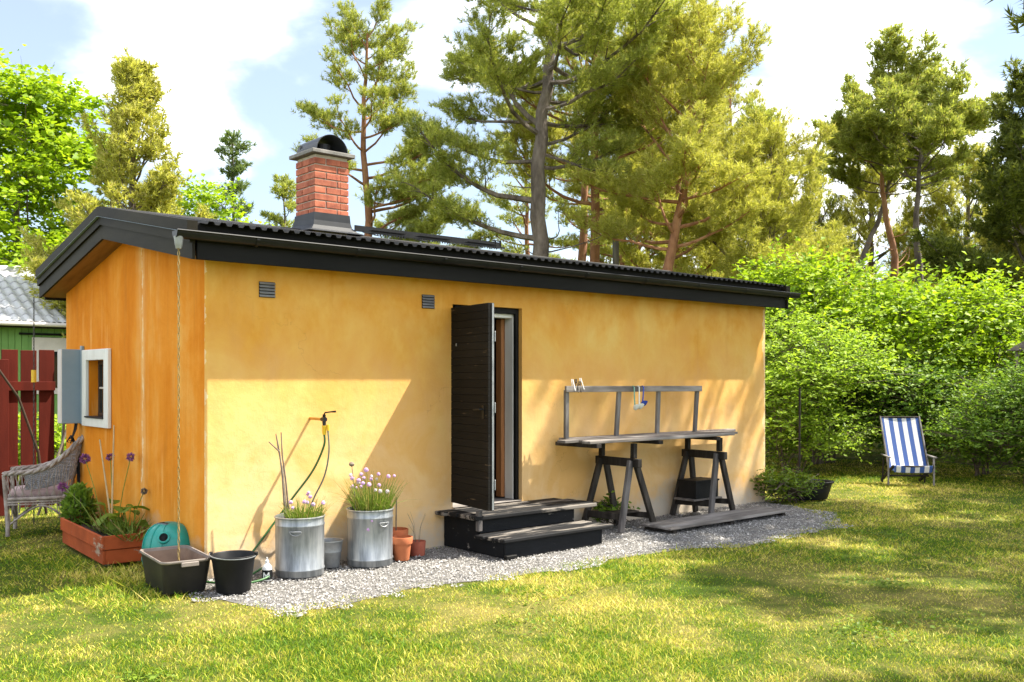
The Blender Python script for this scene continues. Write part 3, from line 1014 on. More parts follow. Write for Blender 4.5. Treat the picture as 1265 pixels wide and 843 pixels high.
# tap on the front wall
tap = obj('water_tap', MB().tube([(0.908, 0.02, 1.224), (0.908, -0.20, 1.222)], 0.012, 10), M_brass, cot, smooth=40)
obj('tap_body', MB().tube([(0.908, -0.20, 1.222), (0.908, -0.255, 1.222)], [0.017, 0.02], 10).tube([(0.908, -0.235, 1.24), (0.908, -0.238, 1.262)], 0.014, 10).tube([(0.908, -0.235, 1.205), (0.908, -0.24, 1.17)], [0.016, 0.014], 10), M_blackmetal, tap, smooth=40)
obj('tap_lever', MB().tube([(0.908, -0.238, 1.262), (0.912, -0.245, 1.278), (0.935, -0.30, 1.285), (0.955, -0.34, 1.288)], [0.007, 0.006, 0.006, 0.009], 8), M_blackmetal, tap, smooth=40)
obj('hose_coupling', MB().lathe([(0.014, -0.075), (0.017, -0.06), (0.017, -0.02), (0.020, -0.01), (0.020, 0.0)], 12, (0.908, -0.238, 1.172)), M_yellow, tap, smooth=40)
obj('hose_coupling', MB().lathe([(0.011, -0.05), (0.013, -0.03), (0.013, 0.0)], 12, (0.93, -0.26, 1.18)), M_yellow, tap, smooth=40)

# meter cabinet on the gable
cab = obj('meter_cabinet', MB().box(-0.20, -0.003, 3.035, 3.17, 1.105, 1.855, 0.004), M_bluegrey, cot)
obj('cabinet_front', MB().box(-0.206, -0.2005, 3.038, 3.168, 1.11, 1.85), M_palepaint, cab)
obj('mounting_post', MB().box(-0.03, -0.003, 2.985, 3.032, 1.10, 1.89, 0.003), M_bluegrey, cab)
cb = MB()
for k, (a, b) in enumerate(((3.06, 0.10), (3.09, 0.13), (3.12, 0.16))):
    cb.tube([(-0.05, a, 1.106), (-0.06, a - 0.01, 1.05), (-0.10, a - 0.02, 1.06 - b), (-0.13, a, 1.0 - b * 0.5), (-0.09, a + 0.02, 0.98), (-0.03, a, 0.80), (-0.02, a, 0.1)], 0.007, 6)
obj('cable', cb, M_blackplastic, cab, smooth=60)


def rain_chain(label, x, y, z0, z1, m, rr=0.012):
    t = thing('rain_chain', label, 'chain', (x, y, z1), 0, 'rain chains at the gable')
    n = int((z0 - z1) / (rr * 2.6))
    lk = MB()
    pts = [(0.55 * rr * math.cos(a), 0, rr * 1.55 * math.sin(a)) for a in np.linspace(0, 2 * PI, 9)]
    lk.tube(pts, rr * 0.24, 5, cap=False)
    me = lk.mesh('chain_links', 60)
    co = np.array([v.co[:] for v in me.vertices])
    fc = [tuple(p.vertices) for p in me.polygons]
    b = MB()
    for k in range(n):
        a = R(90) * (k % 2) + R(35)
        c, s = math.cos(a), math.sin(a)
        b.add([(p[0] * c - p[1] * s, p[0] * s + p[1] * c, p[2] + (z0 - z1) - (k + 0.5) * rr * 2.6) for p in co], fc)
    o = obj('chain_links', b, m, t, smooth=60)
    o['kind'] = 'stuff'
    return t


rain_chain('brass rain chain hanging from the near gutter end into the black tub', -0.325, -0.285, 2.53, 0.03, M_chain, 0.0145)
rc2 = rain_chain('dark rain chain hanging from the rear gutter end before the red fence', -0.272, 3.78, 2.42, 0.02, M_chaindark, 0.013)
obj('chain_sleeve', MB().tube([(0, 0, 1.50), (0, 0, 1.63)], 0.026, 10), M_yellow, rc2)


# ------------------------------------------------------------------ wooden steps
def wooden_steps():
    t = thing('wooden_steps', 'two black wooden steps with peeling treads below the open door', 'steps', (2.3, -0.01, 0))
    random.seed(5)
    rf = obj('riser', MB().box(0.0, 1.20, -0.888, -0.862, 0.0, 0.140, 0.004), M_riser, t)
    obj('riser', MB().box(0.0, 1.16, -0.535, -0.51, 0.175, 0.296, 0.004), M_riser, t)
    # side cheeks stepped
    for x in (0.0, 1.175):
        b = MB()
        pl = [(-0.004, 0), (-0.861, 0), (-0.861, 0.139), (-0.5095, 0.139), (-0.5095, 0.296), (-0.004, 0.296)]
        b.v = [(x + dx, y, z) for dx in (0, 0.024) for y, z in pl]
        n = len(pl)
        b.f = [tuple(range(n)), tuple(range(n, 2 * n))[::-1]] + [(i, n + i, n + (i + 1) % n, (i + 1) % n) for i in range(n)]
        obj('side_cheek', b, M_riser, t)
    # treads of boards running along the front
    n = 4
    for k in range(n):
        y0 = -0.585 + k * 0.146
        e = random.uniform(-0.025, 0.025)
        obj('tread_board', MB().box(-0.085 + e, 1.44 + e * 1.5, y0 + 0.003, y0 + 0.143, 0.298, 0.334 + random.uniform(-0.003, 0.003), 0.007), M_tread, t)
    for k in range(3):
        y0 = -0.935 + k * 0.134
        e = random.uniform(-0.02, 0.02)
        obj('tread_board', MB().box(-0.07 + e, 1.30 + e, y0 + 0.003, y0 + 0.131, 0.142, 0.174 + random.uniform(-0.003, 0.003), 0.007), M_tread, t)
    obj('boot_peg', MB().box(-0.045, 0.0, -0.578, -0.528, 0.20, 0.385, 0.006), M_greyv, t)
    obj('corner_block', MB().box(-0.02, 0.10, -0.93, -0.889, 0.0, 0.03, 0.004), M_blackboard, t)


wooden_steps()


# ------------------------------------------------------------------ potting table on trestles
def trestle(label, ox, oy, beam_z, y0, y1, feet, shelf):
    t = thing('trestle', label, 'trestle', (ox, oy, 0), 0, 'trestles under the potting table')
    obj('top_beam', MB().beam((0, y0, beam_z), (0.0, y1, beam_z - 0.004), 0.06, 0.085, ch=0.005), M_greydark, t)
    for (ya, (xa, fa), (xb, fb)) in feet:
        obj('leg', MB().beam((-0.035, ya, beam_z + 0.02), (xa, fa, 0.0), 0.07, 0.04, up=(0, 1, 0), ch=0.004), M_greydark if ya > -0.2 else M_greyv, t)
        obj('leg', MB().beam((0.035, ya, beam_z + 0.02), (xb, fb, 0.0), 0.07, 0.04, up=(0, 1, 0), ch=0.004), M_greydark, t)
    for ya in (y0 - 0.07, y1 + 0.09):
        obj('riser_post', MB().beam((0.0, ya, beam_z + 0.044), (0.005, ya, 0.896), 0.055, 0.05, up=(0, 1, 0), ch=0.004), M_greydark, t)
    for (a, b, w, h) in shelf:
        obj('stretcher', MB().beam(a, b, w, h, ch=0.003), M_greydark, t)
    return t


trestle('dark wooden trestle at the end of the table beside the steps', 4.28, -0.06, 0.70, -0.01, -0.62,
        [(-0.10, (-0.26, -0.06), (0.22, -0.10)), (-0.52, (-0.18, -0.52), (0.36, -0.50))],
        [((-0.22, -0.10, 0.155), (-0.15, -0.52, 0.155), 0.025, 0.07), ((0.2, -0.12, 0.13), (0.30, -0.50, 0.13), 0.025, 0.06), ((-0.20, -0.30, 0.17), (0.25, -0.30, 0.165), 0.17, 0.018)])
trestle('dark wooden trestle holding the black box under the table', 5.74, -0.03, 0.70, -0.01, -0.62,
        [(-0.10, (-0.25, -0.06), (0.17, -0.06)), (-0.52, (-0.12, -0.50), (0.33, -0.48))],
        [((-0.23, -0.10, 0.155), (-0.10, -0.50, 0.155), 0.025, 0.06), ((0.17, -0.10, 0.15), (0.28, -0.48, 0.15), 0.025, 0.06)])
obj_box = thing('shelf_board', 'pale board across the far trestle under the black box', 'board', (5.70, -0.30, 0.19))
obj('plank', MB().box(-0.27, 0.24, -0.15, 0.14, 0, 0.02, 0.003), M_grey, obj_box)
bb = MB()
bb.box(-0.20, 0.20, -0.13, 0.12, 0.0, 0.008)
for s in ((-0.20, -0.19, -0.13, 0.12), (0.19, 0.20, -0.13, 0.12), (-0.19, 0.19, -0.13, -0.12), (-0.19, 0.19, 0.11, 0.12)):
    bb.box(s[0], s[1], s[2], s[3], 0.008, 0.20)
bb.box(-0.212, 0.212, -0.142, 0.132, 0.185, 0.205, 0.003)
o = obj('plastic_box', bb, M_blackplastic)
o.location = (5.69, -0.30, 0.212)
tag(o, 'black plastic box standing between the legs of the far trestle', 'box')


def potting_table():
    t = thing('potting_table', 'weathered grey plank table top with upright slatted back frame', 'table', (3.6, -0.68, 0.9))
    # boards run along the wall; uneven ends
    random.seed(11)
    ends = [(-0.02, 2.30), (0.06, 2.52), (-0.12, 2.58), (0.10, 2.66), (0.13, 2.98)]
    for k, (a, b) in enumerate(ends):
        y0 = 0.02 + k * 0.122
        o = obj('table_plank', MB().box(a, b, y0 + 0.003, y0 + 0.118, 0.018 + random.uniform(0, 0.006), 0.046 + random.uniform(0, 0.006), 0.004), M_grey, t)
    for x in (0.06, 0.98, 1.95):
        obj('batten', MB().box(x, x + 0.07, 0.01, 0.60, -0.022, 0.017, 0.003), M_greydark, t)
    # back frame stands at the rear edge, leaning a little
    for x, dx in ((0.12, -0.055), (0.86, -0.02), (1.52, -0.045), (2.18, -0.03)):
        obj('frame_post', MB().beam((x, 0.50, 0.045), (x + dx, 0.44, 0.545), 0.052, 0.032, up=(0, 1, 0), ch=0.003), M_greypost, t)
    obj('top_rail', MB().beam((0.03, 0.418, 0.553), (2.20, 0.418, 0.545), 0.026, 0.062, ch=0.003), M_grey, t)
    return t


potting_table()

# pegs and hooks clipped to the table's top rail
random.seed(3)
PEG = ['leftmost clothes peg on the table frame rail', 'second clothes peg from the left on the frame rail', 'third clothes peg from the left on the frame rail', 'rightmost of the four clothes pegs on the frame rail']
for k in range(4):
    x = 3.75 + k * 0.042
    tilt = random.uniform(-0.028, 0.028)
    zb = 1.415 + random.uniform(-0.02, 0.02)
    o = obj('clothes_peg', MB().beam((0, 0.004, 0), (tilt, 0.003, 0.115), 0.011, 0.005, up=(0, 1, 0), ch=0.001).beam((0, -0.036, 0), (tilt, -0.015, 0.115), 0.011, 0.005, up=(0, 1, 0), ch=0.001).beam((tilt * 0.7, -0.02, 0.078), (tilt * 0.7, -0.002, 0.078), 0.013, 0.007, ch=0.001),
            M_greydark if k % 3 else M_white)
    o.location = (x, -0.245, zb + 0.02)
    tag(o, PEG[k], 'clothes peg', 'pegs on the table frame rail')


def ladle(label, x, z, m, hm, L, tilt):
    t = thing('ladle', label, 'ladle', (x, -0.289, z), 0, 'ladles hanging on the table frame')
    pts = [(0, 0.028, -0.005), (0, 0.02, 0.012), (0, 0.0, 0.015), (0, -0.012, 0.0), (tilt * 0.3, -0.012, -L * 0.4), (tilt, -0.012, -L)]
    obj('ladle_handle', MB().tube(pts, [0.005, 0.005, 0.005, 0.006, 0.007, 0.008], 8), hm, t, smooth=60)
    b = MB()
    pr = [(0.0, -0.036), (0.018, -0.034), (0.032, -0.024), (0.040, -0.008), (0.042, 0.0), (0.039, 0.0), (0.030, -0.021), (0.016, -0.031), (0.0, -0.033)]
    b.lathe(pr, 18)
    b.v = [(tilt + 0.024 + p[0] * 0.9 + p[2] * 0.25, -0.016 + p[1] * 0.8 - p[2] * 0.2, -L - 0.0 + p[2] * 1.1 - p[0] * 0.25 - p[1] * 0.4) for p in b.v]
    obj('ladle_bowl', b, m, t, smooth=50)


ladle('mint and white enamel ladle, first of three hanging on the table frame', 4.61, 1.465, M_whiteladle, M_mintladle, 0.20, 0.01)
ladle('white enamel ladle hanging between the mint and the blue one', 4.69, 1.465, M_whiteladle, M_whiteladle, 0.19, 0.0)
ladle('blue enamel ladle hanging on the table frame', 4.76, 1.465, M_blueladle, M_blueladle, 0.16, -0.015)


# duckboard lying on the gravel
def duckboard():
    ang = math.atan2(0.06, 2.08)
    t = thing('duckboard', 'grey wooden duckboard lying on the gravel before the trestles', 'duckboard', (4.42, -0.985, 0), 0.0)
    random.seed(8)
    for k in range(4):
        y = 0.02 + k * 0.104
        obj('deck_plank', MB().box(0.0 + random.uniform(-0.01, 0.01), 2.08 + random.uniform(-0.015, 0.015), y, y + 0.097, 0.035, 0.056 + random.uniform(-0.002, 0.003), 0.003), M_grey, t)
        g = MB()
        for j in range(5):
            g.box(0.012, 2.06, y + 0.006 + j * 0.0185, y + 0.015 + j * 0.0185, 0.0565, 0.0605)
        gg = obj('groove_ribs', g, M_grey, t)
    for x in (0.05, 1.0, 1.96):
        obj('bearer', MB().box(x, x + 0.06, 0.03, 0.42, 0.0, 0.034, 0.003), M_greydark, t)


duckboard()


# ------------------------------------------------------------------ containers
def drum(label, x, y, r, h, rot):
    t = thing('steel_drum', label, 'drum', (x, y, 0), rot, 'galvanised drums along the wall')
    pr = [(r * 0.97, 0.0), (r, 0.006), (r, 0.045), (r + 0.006, 0.052), (r + 0.006, 0.058), (r, 0.066), (r * 1.005, h * 0.5), (r * 1.01, h - 0.075), (r * 1.01 + 0.005, h - 0.068), (r * 1.01 + 0.005, h - 0.06), (r * 1.01, h - 0.052), (r * 1.015, h - 0.012), (r * 1.015 + 0.008, h - 0.006), (r * 1.015 + 0.008, h), (r * 1.015, h + 0.004), (r * 1.0, h - 0.004), (r * 0.985, h - 0.04), (r * 0.98, h - 0.06)]
    obj('drum_wall', MB().lathe(pr, 44), M_galv, t, smooth=50)
    obj('soil', MB().lathe([(0.0, h - 0.035), (r * 0.5, h - 0.03), (r * 0.984, h - 0.045)], 24), M_soil, t, smooth=60)
    for a in (R(215), R(35)):
        c, s = math.cos(a), math.sin(a)
        px, py = c * (r * 1.01 + 0.012), s * (r * 1.01 + 0.012)
        pts = []
        for k in range(9):
            b = PI * k / 8
            q = 0.045 * math.cos(b)
            pts.append((px - s * q, py + c * q, h - 0.10 - 0.032 * math.sin(b)))
        obj('handle', MB().tube(pts, 0.005, 6).tube([pts[0], pts[-1]], 0.005, 6), M_zinc, t, smooth=60)
    return t


drum('galvanised drum of chives with bare sticks beside the tap hose', 0.645, -0.315, 0.190, 0.465, 0.3)
drum('galvanised drum of tall chives beside the terracotta pots', 1.30, -0.315, 0.188, 0.465, 1.0)


def chives(label, x, y, z, r, seed, n, hgt, nfl, spill):
    rng = np.random.default_rng(seed)
    t = thing('chive_plant', label, 'plant', (x, y, z), 0)
    a = rng.uniform(0, 2 * PI, n)
    q = np.sqrt(rng.uniform(0, 1, n)) * r
    P = np.stack([q * np.cos(a), q * np.sin(a), np.zeros(n)], 1)
    d = np.stack([np.cos(a), np.sin(a), np.zeros(n)], 1) * (q / r * 0.32)[:, None] + rng.normal(0, 0.13, (n, 3))
    d[:, 2] = 1
    d = unit(d)
    H = hgt * rng.uniform(0.45, 1.1, n)
    sp = rng.uniform(0, 1, n) < spill
    bend = np.where(sp, rng.uniform(0.5, 1.1, n), rng.uniform(0.0, 0.3, n))
    out = np.stack([np.cos(a), np.sin(a), -np.ones(n) * 0.9], 1) + rng.normal(0, 0.2, (n, 3))
    side = unit(np.cross(d, rng.normal(size=d.shape))) * 0.0034
    rows = []
    for s in (0, 0.35, 0.7, 1.0):
        c = P + d * (H * s)[:, None] + out * (bend * H * s * s * 0.75)[:, None]
        w = 1.0 - 0.85 * s
        rows.append(c - side * w)
        rows.append(c + side * w)
    V = np.stack(rows, 1).reshape(-1, 3)
    b = np.arange(n)[:, None] * 8
    F = np.concatenate([b + np.array([[2 * k, 2 * k + 1, 2 * k + 3, 2 * k + 2]]) for k in range(3)], 0)
    o = link('blades', np_mesh('blades', V, F), L_chive, t)
    o['kind'] = 'stuff'
    # flowers
    rnd = random.Random(seed)
    head = MB()
    m = 7
    pr = [(math.sin(PI * k / 6) * 0.017, -math.cos(PI * k / 6) * 0.015) for k in range(7)]
    head.lathe([(max(p[0], 0.0005), p[1]) for p in pr], 9)
    head.v = [(p[0] * rnd.uniform(0.8, 1.2), p[1] * rnd.uniform(0.8, 1.2), p[2] * rnd.uniform(0.85, 1.2)) for p in head.v]
    mes = []
    for mm in (M_flower, M_flowerpale):
        me = head.mesh('flower_head')
        me.materials.append(mm)
        mes.append(me)
    stems = MB()
    for k in range(nfl):
        a = rnd.uniform(0, 2 * PI)
        q = rnd.uniform(0.1, 0.9) * r
        hh = hgt * rnd.uniform(0.55, 1.12)
        lean = rnd.uniform(0.05, 0.5)
        p0 = Vector((q * math.cos(a), q * math.sin(a), 0))
        if rnd.random() < spill * 0.6:
            p1 = Vector((math.cos(a) * (r + 0.04), math.sin(a) * (r + 0.04), rnd.uniform(-0.12, 0.05)))
            stems.tube([p0, (p0 + p1) / 2 + Vector((0, 0, 0.1)), p1], 0.0016, 4, cap=False)
        else:
            p1 = p0 + Vector((math.cos(a) * lean * hh, math.sin(a) * lean * hh, hh))
            stems.tube([p0, p0 + (p1 - p0) * 0.5 + Vector((0, 0, 0.03)), p1], 0.0016, 4, cap=False)
        f = link('flower_head', mes[0 if rnd.random() < 0.7 else 1], None, t)
        f.location = p1
        s = rnd.uniform(0.75, 1.15)
        f.scale = (s, s, s)
        f.rotation_euler = (rnd.uniform(-0.5, 0.5), rnd.uniform(-0.5, 0.5), rnd.uniform(0, 3))
    o = obj('flower_stems', stems, L_chive, t)
    return t


chives('short chives with few lilac flowers in the drum beside the sticks', 0.68, -0.32, 0.425, 0.14, 2, 420, 0.19, 9, 0.35)
chives('tall chives with many lilac flower heads in the right drum', 1.32, -0.33, 0.425, 0.14, 5, 520, 0.34, 24, 0.16)

# bare sticks in the left drum
for k, (lab, pts, rr) in enumerate((
        ('forked grey stick in the left drum, leaning furthest left', [(0.56, -0.24, 0.42), (0.52, -0.26, 0.80), (0.49, -0.27, 0.98), (0.40, -0.27, 1.06)], 0.008),
        ('thin bare stick in the left drum beside the forked one', [(0.575, -0.24, 0.42), (0.53, -0.25, 0.82), (0.49, -0.25, 1.0), (0.47, -0.25, 1.12)], 0.006),
        ('straight bare stick rising highest from the left drum', [(0.60, -0.23, 0.42), (0.56, -0.24, 0.75), (0.53, -0.24, 0.95), (0.52, -0.24, 1.13)], 0.007))):
    b = MB().tube([(p[0] - pts[0][0], p[1] - pts[0][1], p[2] - pts[0][2]) for p in pts], [rr * 1.3, rr, rr * 0.9, rr * 0.6], 7)
    if k == 0:
        b.tube([(-0.06, -0.025, 0.50), (-0.075, -0.02, 0.62), (-0.09, -0.01, 0.70)], [rr * 0.8, rr * 0.6, rr * 0.4], 6)
    o = obj('stick', b, M_stick, smooth=60)
    o.location = pts[0]
    tag(o, lab, 'stick', 'sticks in the left drum')

# small zinc bucket behind the drums
b = MB().lathe([(0.075, 0.0), (0.078, 0.004), (0.092, 0.12), (0.0955, 0.125), (0.0955, 0.131), (0.094, 0.136), (0.106, 0.21), (0.112, 0.214), (0.112, 0.222), (0.103, 0.218), (0.09, 0.12), (0.074, 0.01)], 28)
zb = thing('zinc_bucket', 'small dull zinc bucket standing between the two steel drums', 'bucket', (0.985, -0.20, 0))
obj('bucket_wall', b, M_zinc, zb, smooth=50)
obj('bail', MB().tube([(0.108 * math.cos(a), 0.03 * math.sin(a) - 0.0, 0.205 - 0.02 * math.sin(a)) for a in np.linspace(0, PI, 10)], 0.003, 6), M_zinc, zb, smooth=60)


def pot(name, label, x, y, r, h, m, rim=True, group='terracotta pots along the wall'):
    t = thing(name, label, 'flower pot', (x, y, 0), 0, group)
    if rim:
        pr = [(r * 0.68, 0), (r * 0.70, 0.004), (r * 0.88, h * 0.70), (r * 0.99, h * 0.71), (r, h * 0.73), (r * 1.03, h * 0.985), (r * 1.01, h), (r * 0.93, h), (r * 0.9, h * 0.9)]
    else:
        pr = [(r * 0.86, 0), (r * 0.88, 0.004), (r, h * 0.97), (r * 0.985, h), (r * 0.92, h), (r * 0.9, h * 0.9)]
    obj('pot_wall', MB().lathe(pr, 28), m, t, smooth=45)
    obj('soil', MB().lathe([(0.0, h * 0.90), (r * 0.905, h * 0.89)], 20), M_soil, t)
    return t


pot('terracotta_pot', 'large terracotta pot in front beside the right drum', 1.60, -0.345, 0.092, 0.20, M_terra)
pot('terracotta_pot', 'brown terracotta pot with a cane standing behind the large one', 1.66, -0.17, 0.105, 0.24, M_terra)
tp = pot('terracotta_pot', 'small dark red pot of dry stalks next to the steps', 1.83, -0.25, 0.075, 0.125, M_terra2, rim=False)
st = MB()
random.seed(6)
for k in range(7):
    a = random.uniform(0, 6.28)
    hh = random.uniform(0.12, 0.30)
    st.tube([(0.02 * math.cos(a), 0.02 * math.sin(a), 0.11), (0.04 * math.cos(a), 0.04 * math.sin(a), 0.11 + hh * 0.6), (0.09 * math.cos(a), 0.09 * math.sin(a), 0.11 + hh)], [0.002, 0.0015, 0.001], 4)
o = obj('dry_stalks', st, M_stick, tp)
o['kind'] = 'stuff'
o = obj('cane', MB().tube([(0, 0, 0), (0.004, 0, 0.30)], 0.006, 6), M_stick)
o.location = (1.655, -0.175, 0.215)
tag(o, 'short dark cane stuck in the rear terracotta pot', 'cane')
o = obj('seed_head_stalk', MB().tube([(0, 0, 0), (-0.015, 0, 0.22), (-0.04, 0, 0.42)], 0.003, 6).lathe([(0.001, 0.0), (0.018, 0.008), (0.024, 0.022), (0.016, 0.036), (0.001, 0.042)], 10, (-0.041, 0, 0.40)), M_stick, smooth=50)
o.location = (1.165, -0.31, 0.425)
tag(o, 'single bare stalk with a pale seed head at the left of the right drum', 'plant stalk')

# black bucket
bk = thing('black_bucket', 'round black plastic bucket on the gravel next to the black tub', 'bucket', (-0.02, -0.545, 0))
r0, r1, h = 0.118, 0.158, 0.265
obj('bucket_wall', MB().lathe([(r0, 0), (r0 + 0.004, 0.006), (r0 + (r1 - r0) * 0.85, h * 0.86), (r1, h * 0.90), (r1 + 0.008, h * 0.94), (r1 + 0.010, h), (r1 + 0.004, h + 0.004), (r1 - 0.004, h - 0.004), (r0 + 0.002, 0.02), (0.0, 0.018)], 40), M_blackplastic, bk, smooth=45)
obj('bail', MB().tube([((r1 + 0.012) * math.cos(a), (r1 + 0.012) * math.sin(a) * 0.98, h + 0.004 + 0.014 * math.sin(a)) for a in np.linspace(R(140), R(320), 18)], 0.004, 6), M_zinc, bk, smooth=60)
for a in (R(140), R(320)):
    obj('bail_lug', MB().frame_box(((r1 + 0.008) * math.cos(a), (r1 + 0.008) * math.sin(a), h + 0.006), (math.cos(a), math.sin(a), 0), (-math.sin(a), math.cos(a), 0), (0, 0, 1), 0.010, 0.02, 0.014, 0.003), M_blackplastic, bk)


# rectangular mortar tub
def mortar_tub():
    t = thing('mortar_tub', 'rectangular black plastic tub with dusty rim under the rain chain', 'tub', (-0.285, -0.115, 0), R(-6))
    hx, hy, H = 0.185, 0.335, 0.245

    def rr(sx, sy, rad, z, n=5):
        pts = []
        for (cx_, cy_, a0) in ((sx - rad, sy - rad, 0), (-sx + rad, sy - rad, 90), (-sx + rad, -sy + rad, 180), (sx - rad, -sy + rad, 270)):
            for k in range(n + 1):
                a = R(a0 + 90 * k / n)
                pts.append((cx_ + rad * math.cos(a), cy_ + rad * math.sin(a), z))
        return pts

    def loft(rings):
        b = MB()
        n = len(rings[0])
        for r_ in rings:
            b.v.extend(r_)
        for i in range(len(rings) - 1):
            for k in range(n):
                b.f.append((i * n + k, i * n + (k + 1) % n, (i + 1) * n + (k + 1) % n, (i + 1) * n + k))
        return b
    s = 0.80
    b = loft([rr(hx * s, hy * s, 0.03, 0), rr(hx * s + 0.004, hy * s + 0.004, 0.034, 0.01), rr(hx * 0.955, hy * 0.965, 0.05, H - 0.02), rr(hx * 0.945, hy * 0.955, 0.05, H - 0.02), rr(hx * s - 0.004, hy * s - 0.004, 0.03, 0.016)])
    n = 24
    b.f.append(tuple(range(n))[::-1])
    b.f.append(tuple(range(4 * n, 5 * n)))
    tw_ = obj('tub_wall', b, M_tubplastic, t, smooth=50)
    tw_.data.materials.append(mat('dusty_tub_inside', [(0.10, 0.062, 0.04), (0.22, 0.15, 0.105)], 5, 0.8, 0.2))
    for k_, p_ in enumerate(tw_.data.polygons):
        if 3 * n <= k_ < 4 * n or k_ == 4 * n + 1:
            p_.material_index = 1
    obj('rim', loft([rr(hx * 0.957, hy * 0.967, 0.05, H - 0.021), rr(hx, hy, 0.06, H - 0.018), rr(hx + 0.004, hy + 0.004, 0.062, H - 0.006), rr(hx, hy, 0.06, H + 0.002), rr(hx * 0.95, hy * 0.96, 0.05, H), rr(hx * 0.943, hy * 0.953, 0.05, H - 0.021)]), M_tubrim, t, smooth=60)
    obj('grip', MB().box(-0.05, 0.075, -hy - 0.012, -hy + 0.012, H - 0.045, H - 0.012, 0.004), M_tubrim, t)


mortar_tub()


# teal plastic water container
def teal_tank():
    t = thing('water_container', 'round teal plastic water container behind the black tub', 'container', (-0.10, 0.50, 0), R(20))
    b = MB()
    prof = []
    n = 40
    for k in range(15):
        a = PI / 2 * k / 14
        prof.append((0.225 * math.cos(a) ** 0.72 + 1e-4, 0.17 + 0.225 * math.sin(a)))
    b.lathe([(0.18, 0.0), (0.205, 0.02), (0.222, 0.08), (0.228, 0.095), (0.228, 0.110), (0.222, 0.125)] + prof, n)
    b.v = [(p[0] * 0.82, p[1] * 1.0, p[2]) for p in b.v]
    obj('tank_body', b, M_teal, t, smooth=50)
    # carrying recess with dark grip
    obj('grip', MB().box(-0.075, 0.03, -0.06, 0.06, 0.352, 0.392, 0.012), M_tealdark, t)
    obj('grip_hollow', MB().box(-0.055, 0.01, -0.035, 0.035, 0.3925, 0.394), M_blackplastic, t)
    spout = MB().lathe([(0.048, -0.02), (0.048, 0.03), (0.040, 0.036), (0.034, 0.036), (0.034, 0.0)], 20)
    ax = Vector((-0.72, -0.52, 0.46)).normalized()
    q = Vector((0, 0, 1)).rotation_difference(ax)
    c0 = Vector((-0.125, -0.10, 0.285))
    spout.v = [tuple(c0 + q @ Vector(p)) for p in spout.v]
    obj('spout', spout, M_teal, t, smooth=40)
    hole = MB().lathe([(0.0, 0.0), (0.0345, 0.0)], 20)
    hole.v = [tuple(c0 + q @ (Vector(p) + Vector((0, 0, 0.030)))) for p in hole.v]
    obj('spout_opening', hole, M_blackplastic, t)
    obj('foot', MB().box(-0.20, -0.10, -0.12, 0.0, 0.0, 0.07, 0.012), M_blackplastic, t)
    ribs = MB()
    for a in (-0.5, 0.0, 0.5):
        pts = []
        for k in range(10):
            e = R(8 + 60 * k / 9)
            rr = 0.2275
            pts.append((-(rr * math.cos(e) ** 0.72) * 0.82 * math.cos(a), -(rr * math.cos(e) ** 0.72) * math.sin(a), 0.17 + 0.2275 * math.sin(e)))
        ribs.tube(pts, 0.006, 6)
    obj('moulded_rib', ribs, M_teal, t, smooth=60)


teal_tank()


# red planter box
def planter():
    t = thing('planter_box', 'peeling red wooden planter box against the shaded gable wall', 'planter', (-0.235, 1.70, 0), R(-3))
    hx, hy = 0.165, 0.68
    for k in range(2):
        z0, z1 = 0.012 + k * 0.122, 0.012 + (k + 1) * 0.122 - 0.006
        f = 0.016 * k
        for s in (-1, 1):
            obj('plank', MB().frame_box((s * (hx + f), 0, (z0 + z1) / 2), (0, 1, 0), (-1, 0, 0), (0, 0, 1), hy + f + 0.012, 0.011, (z1 - z0) / 2, 0.004), M_redpaint, t)
            obj('plank', MB().frame_box((0, s * (hy + f), (z0 + z1) / 2), (1, 0, 0), (0, 1, 0), (0, 0, 1), hx + f - 0.0115, 0.011, (z1 - z0) / 2, 0.004), M_redpaint, t)
    for sx in (-1, 1):
        for sy in (-1, 1):
            obj('corner_post', MB().box(sx * (hx - 0.035) - 0.02, sx * (hx - 0.035) + 0.02, sy * (hy - 0.035) - 0.02, sy * (hy - 0.035) + 0.02, 0.0, 0.22, 0.003), M_grey, t)
    s = MB()
    rng = np.random.default_rng(1)
    nx, ny = 9, 24
    for j in range(ny):
        for i in range(nx):
            s.v.append((-hx + 0.012 + i * (2 * hx - 0.024) / (nx - 1), -hy + 0.012 + j * (2 * hy - 0.024) / (ny - 1), 0.185 + rng.uniform(-0.015, 0.02)))
    s.f = [(j * nx + i, j * nx + i + 1, (j + 1) * nx + i + 1, (j + 1) * nx + i) for j in range(ny - 1) for i in range(nx - 1)]
    obj('soil', s, M_soil, t, smooth=60)


planter()


def broad_leaf(L, W, fold=0.25, droop=0.35, n=6):
    b = MB()
    for k in range(n + 1):
        s = k / n
        w = W * math.sin(PI * min(1, 0.08 + s * 0.92)) ** 0.8 * (1 - 0.15 * s) * (1 + 0.12 * (k % 2))
        z = -droop * L * s * s
        b.v += [(L * s, -w / 2, z + fold * w / 2), (L * s, 0, z), (L * s, w / 2, z + fold * w / 2)]
    for k in range(n):
        b.f += [(3 * k, 3 * k + 3, 3 * k + 4, 3 * k + 1), (3 * k + 1, 3 * k + 4, 3 * k + 5, 3 * k + 2)]
    return b


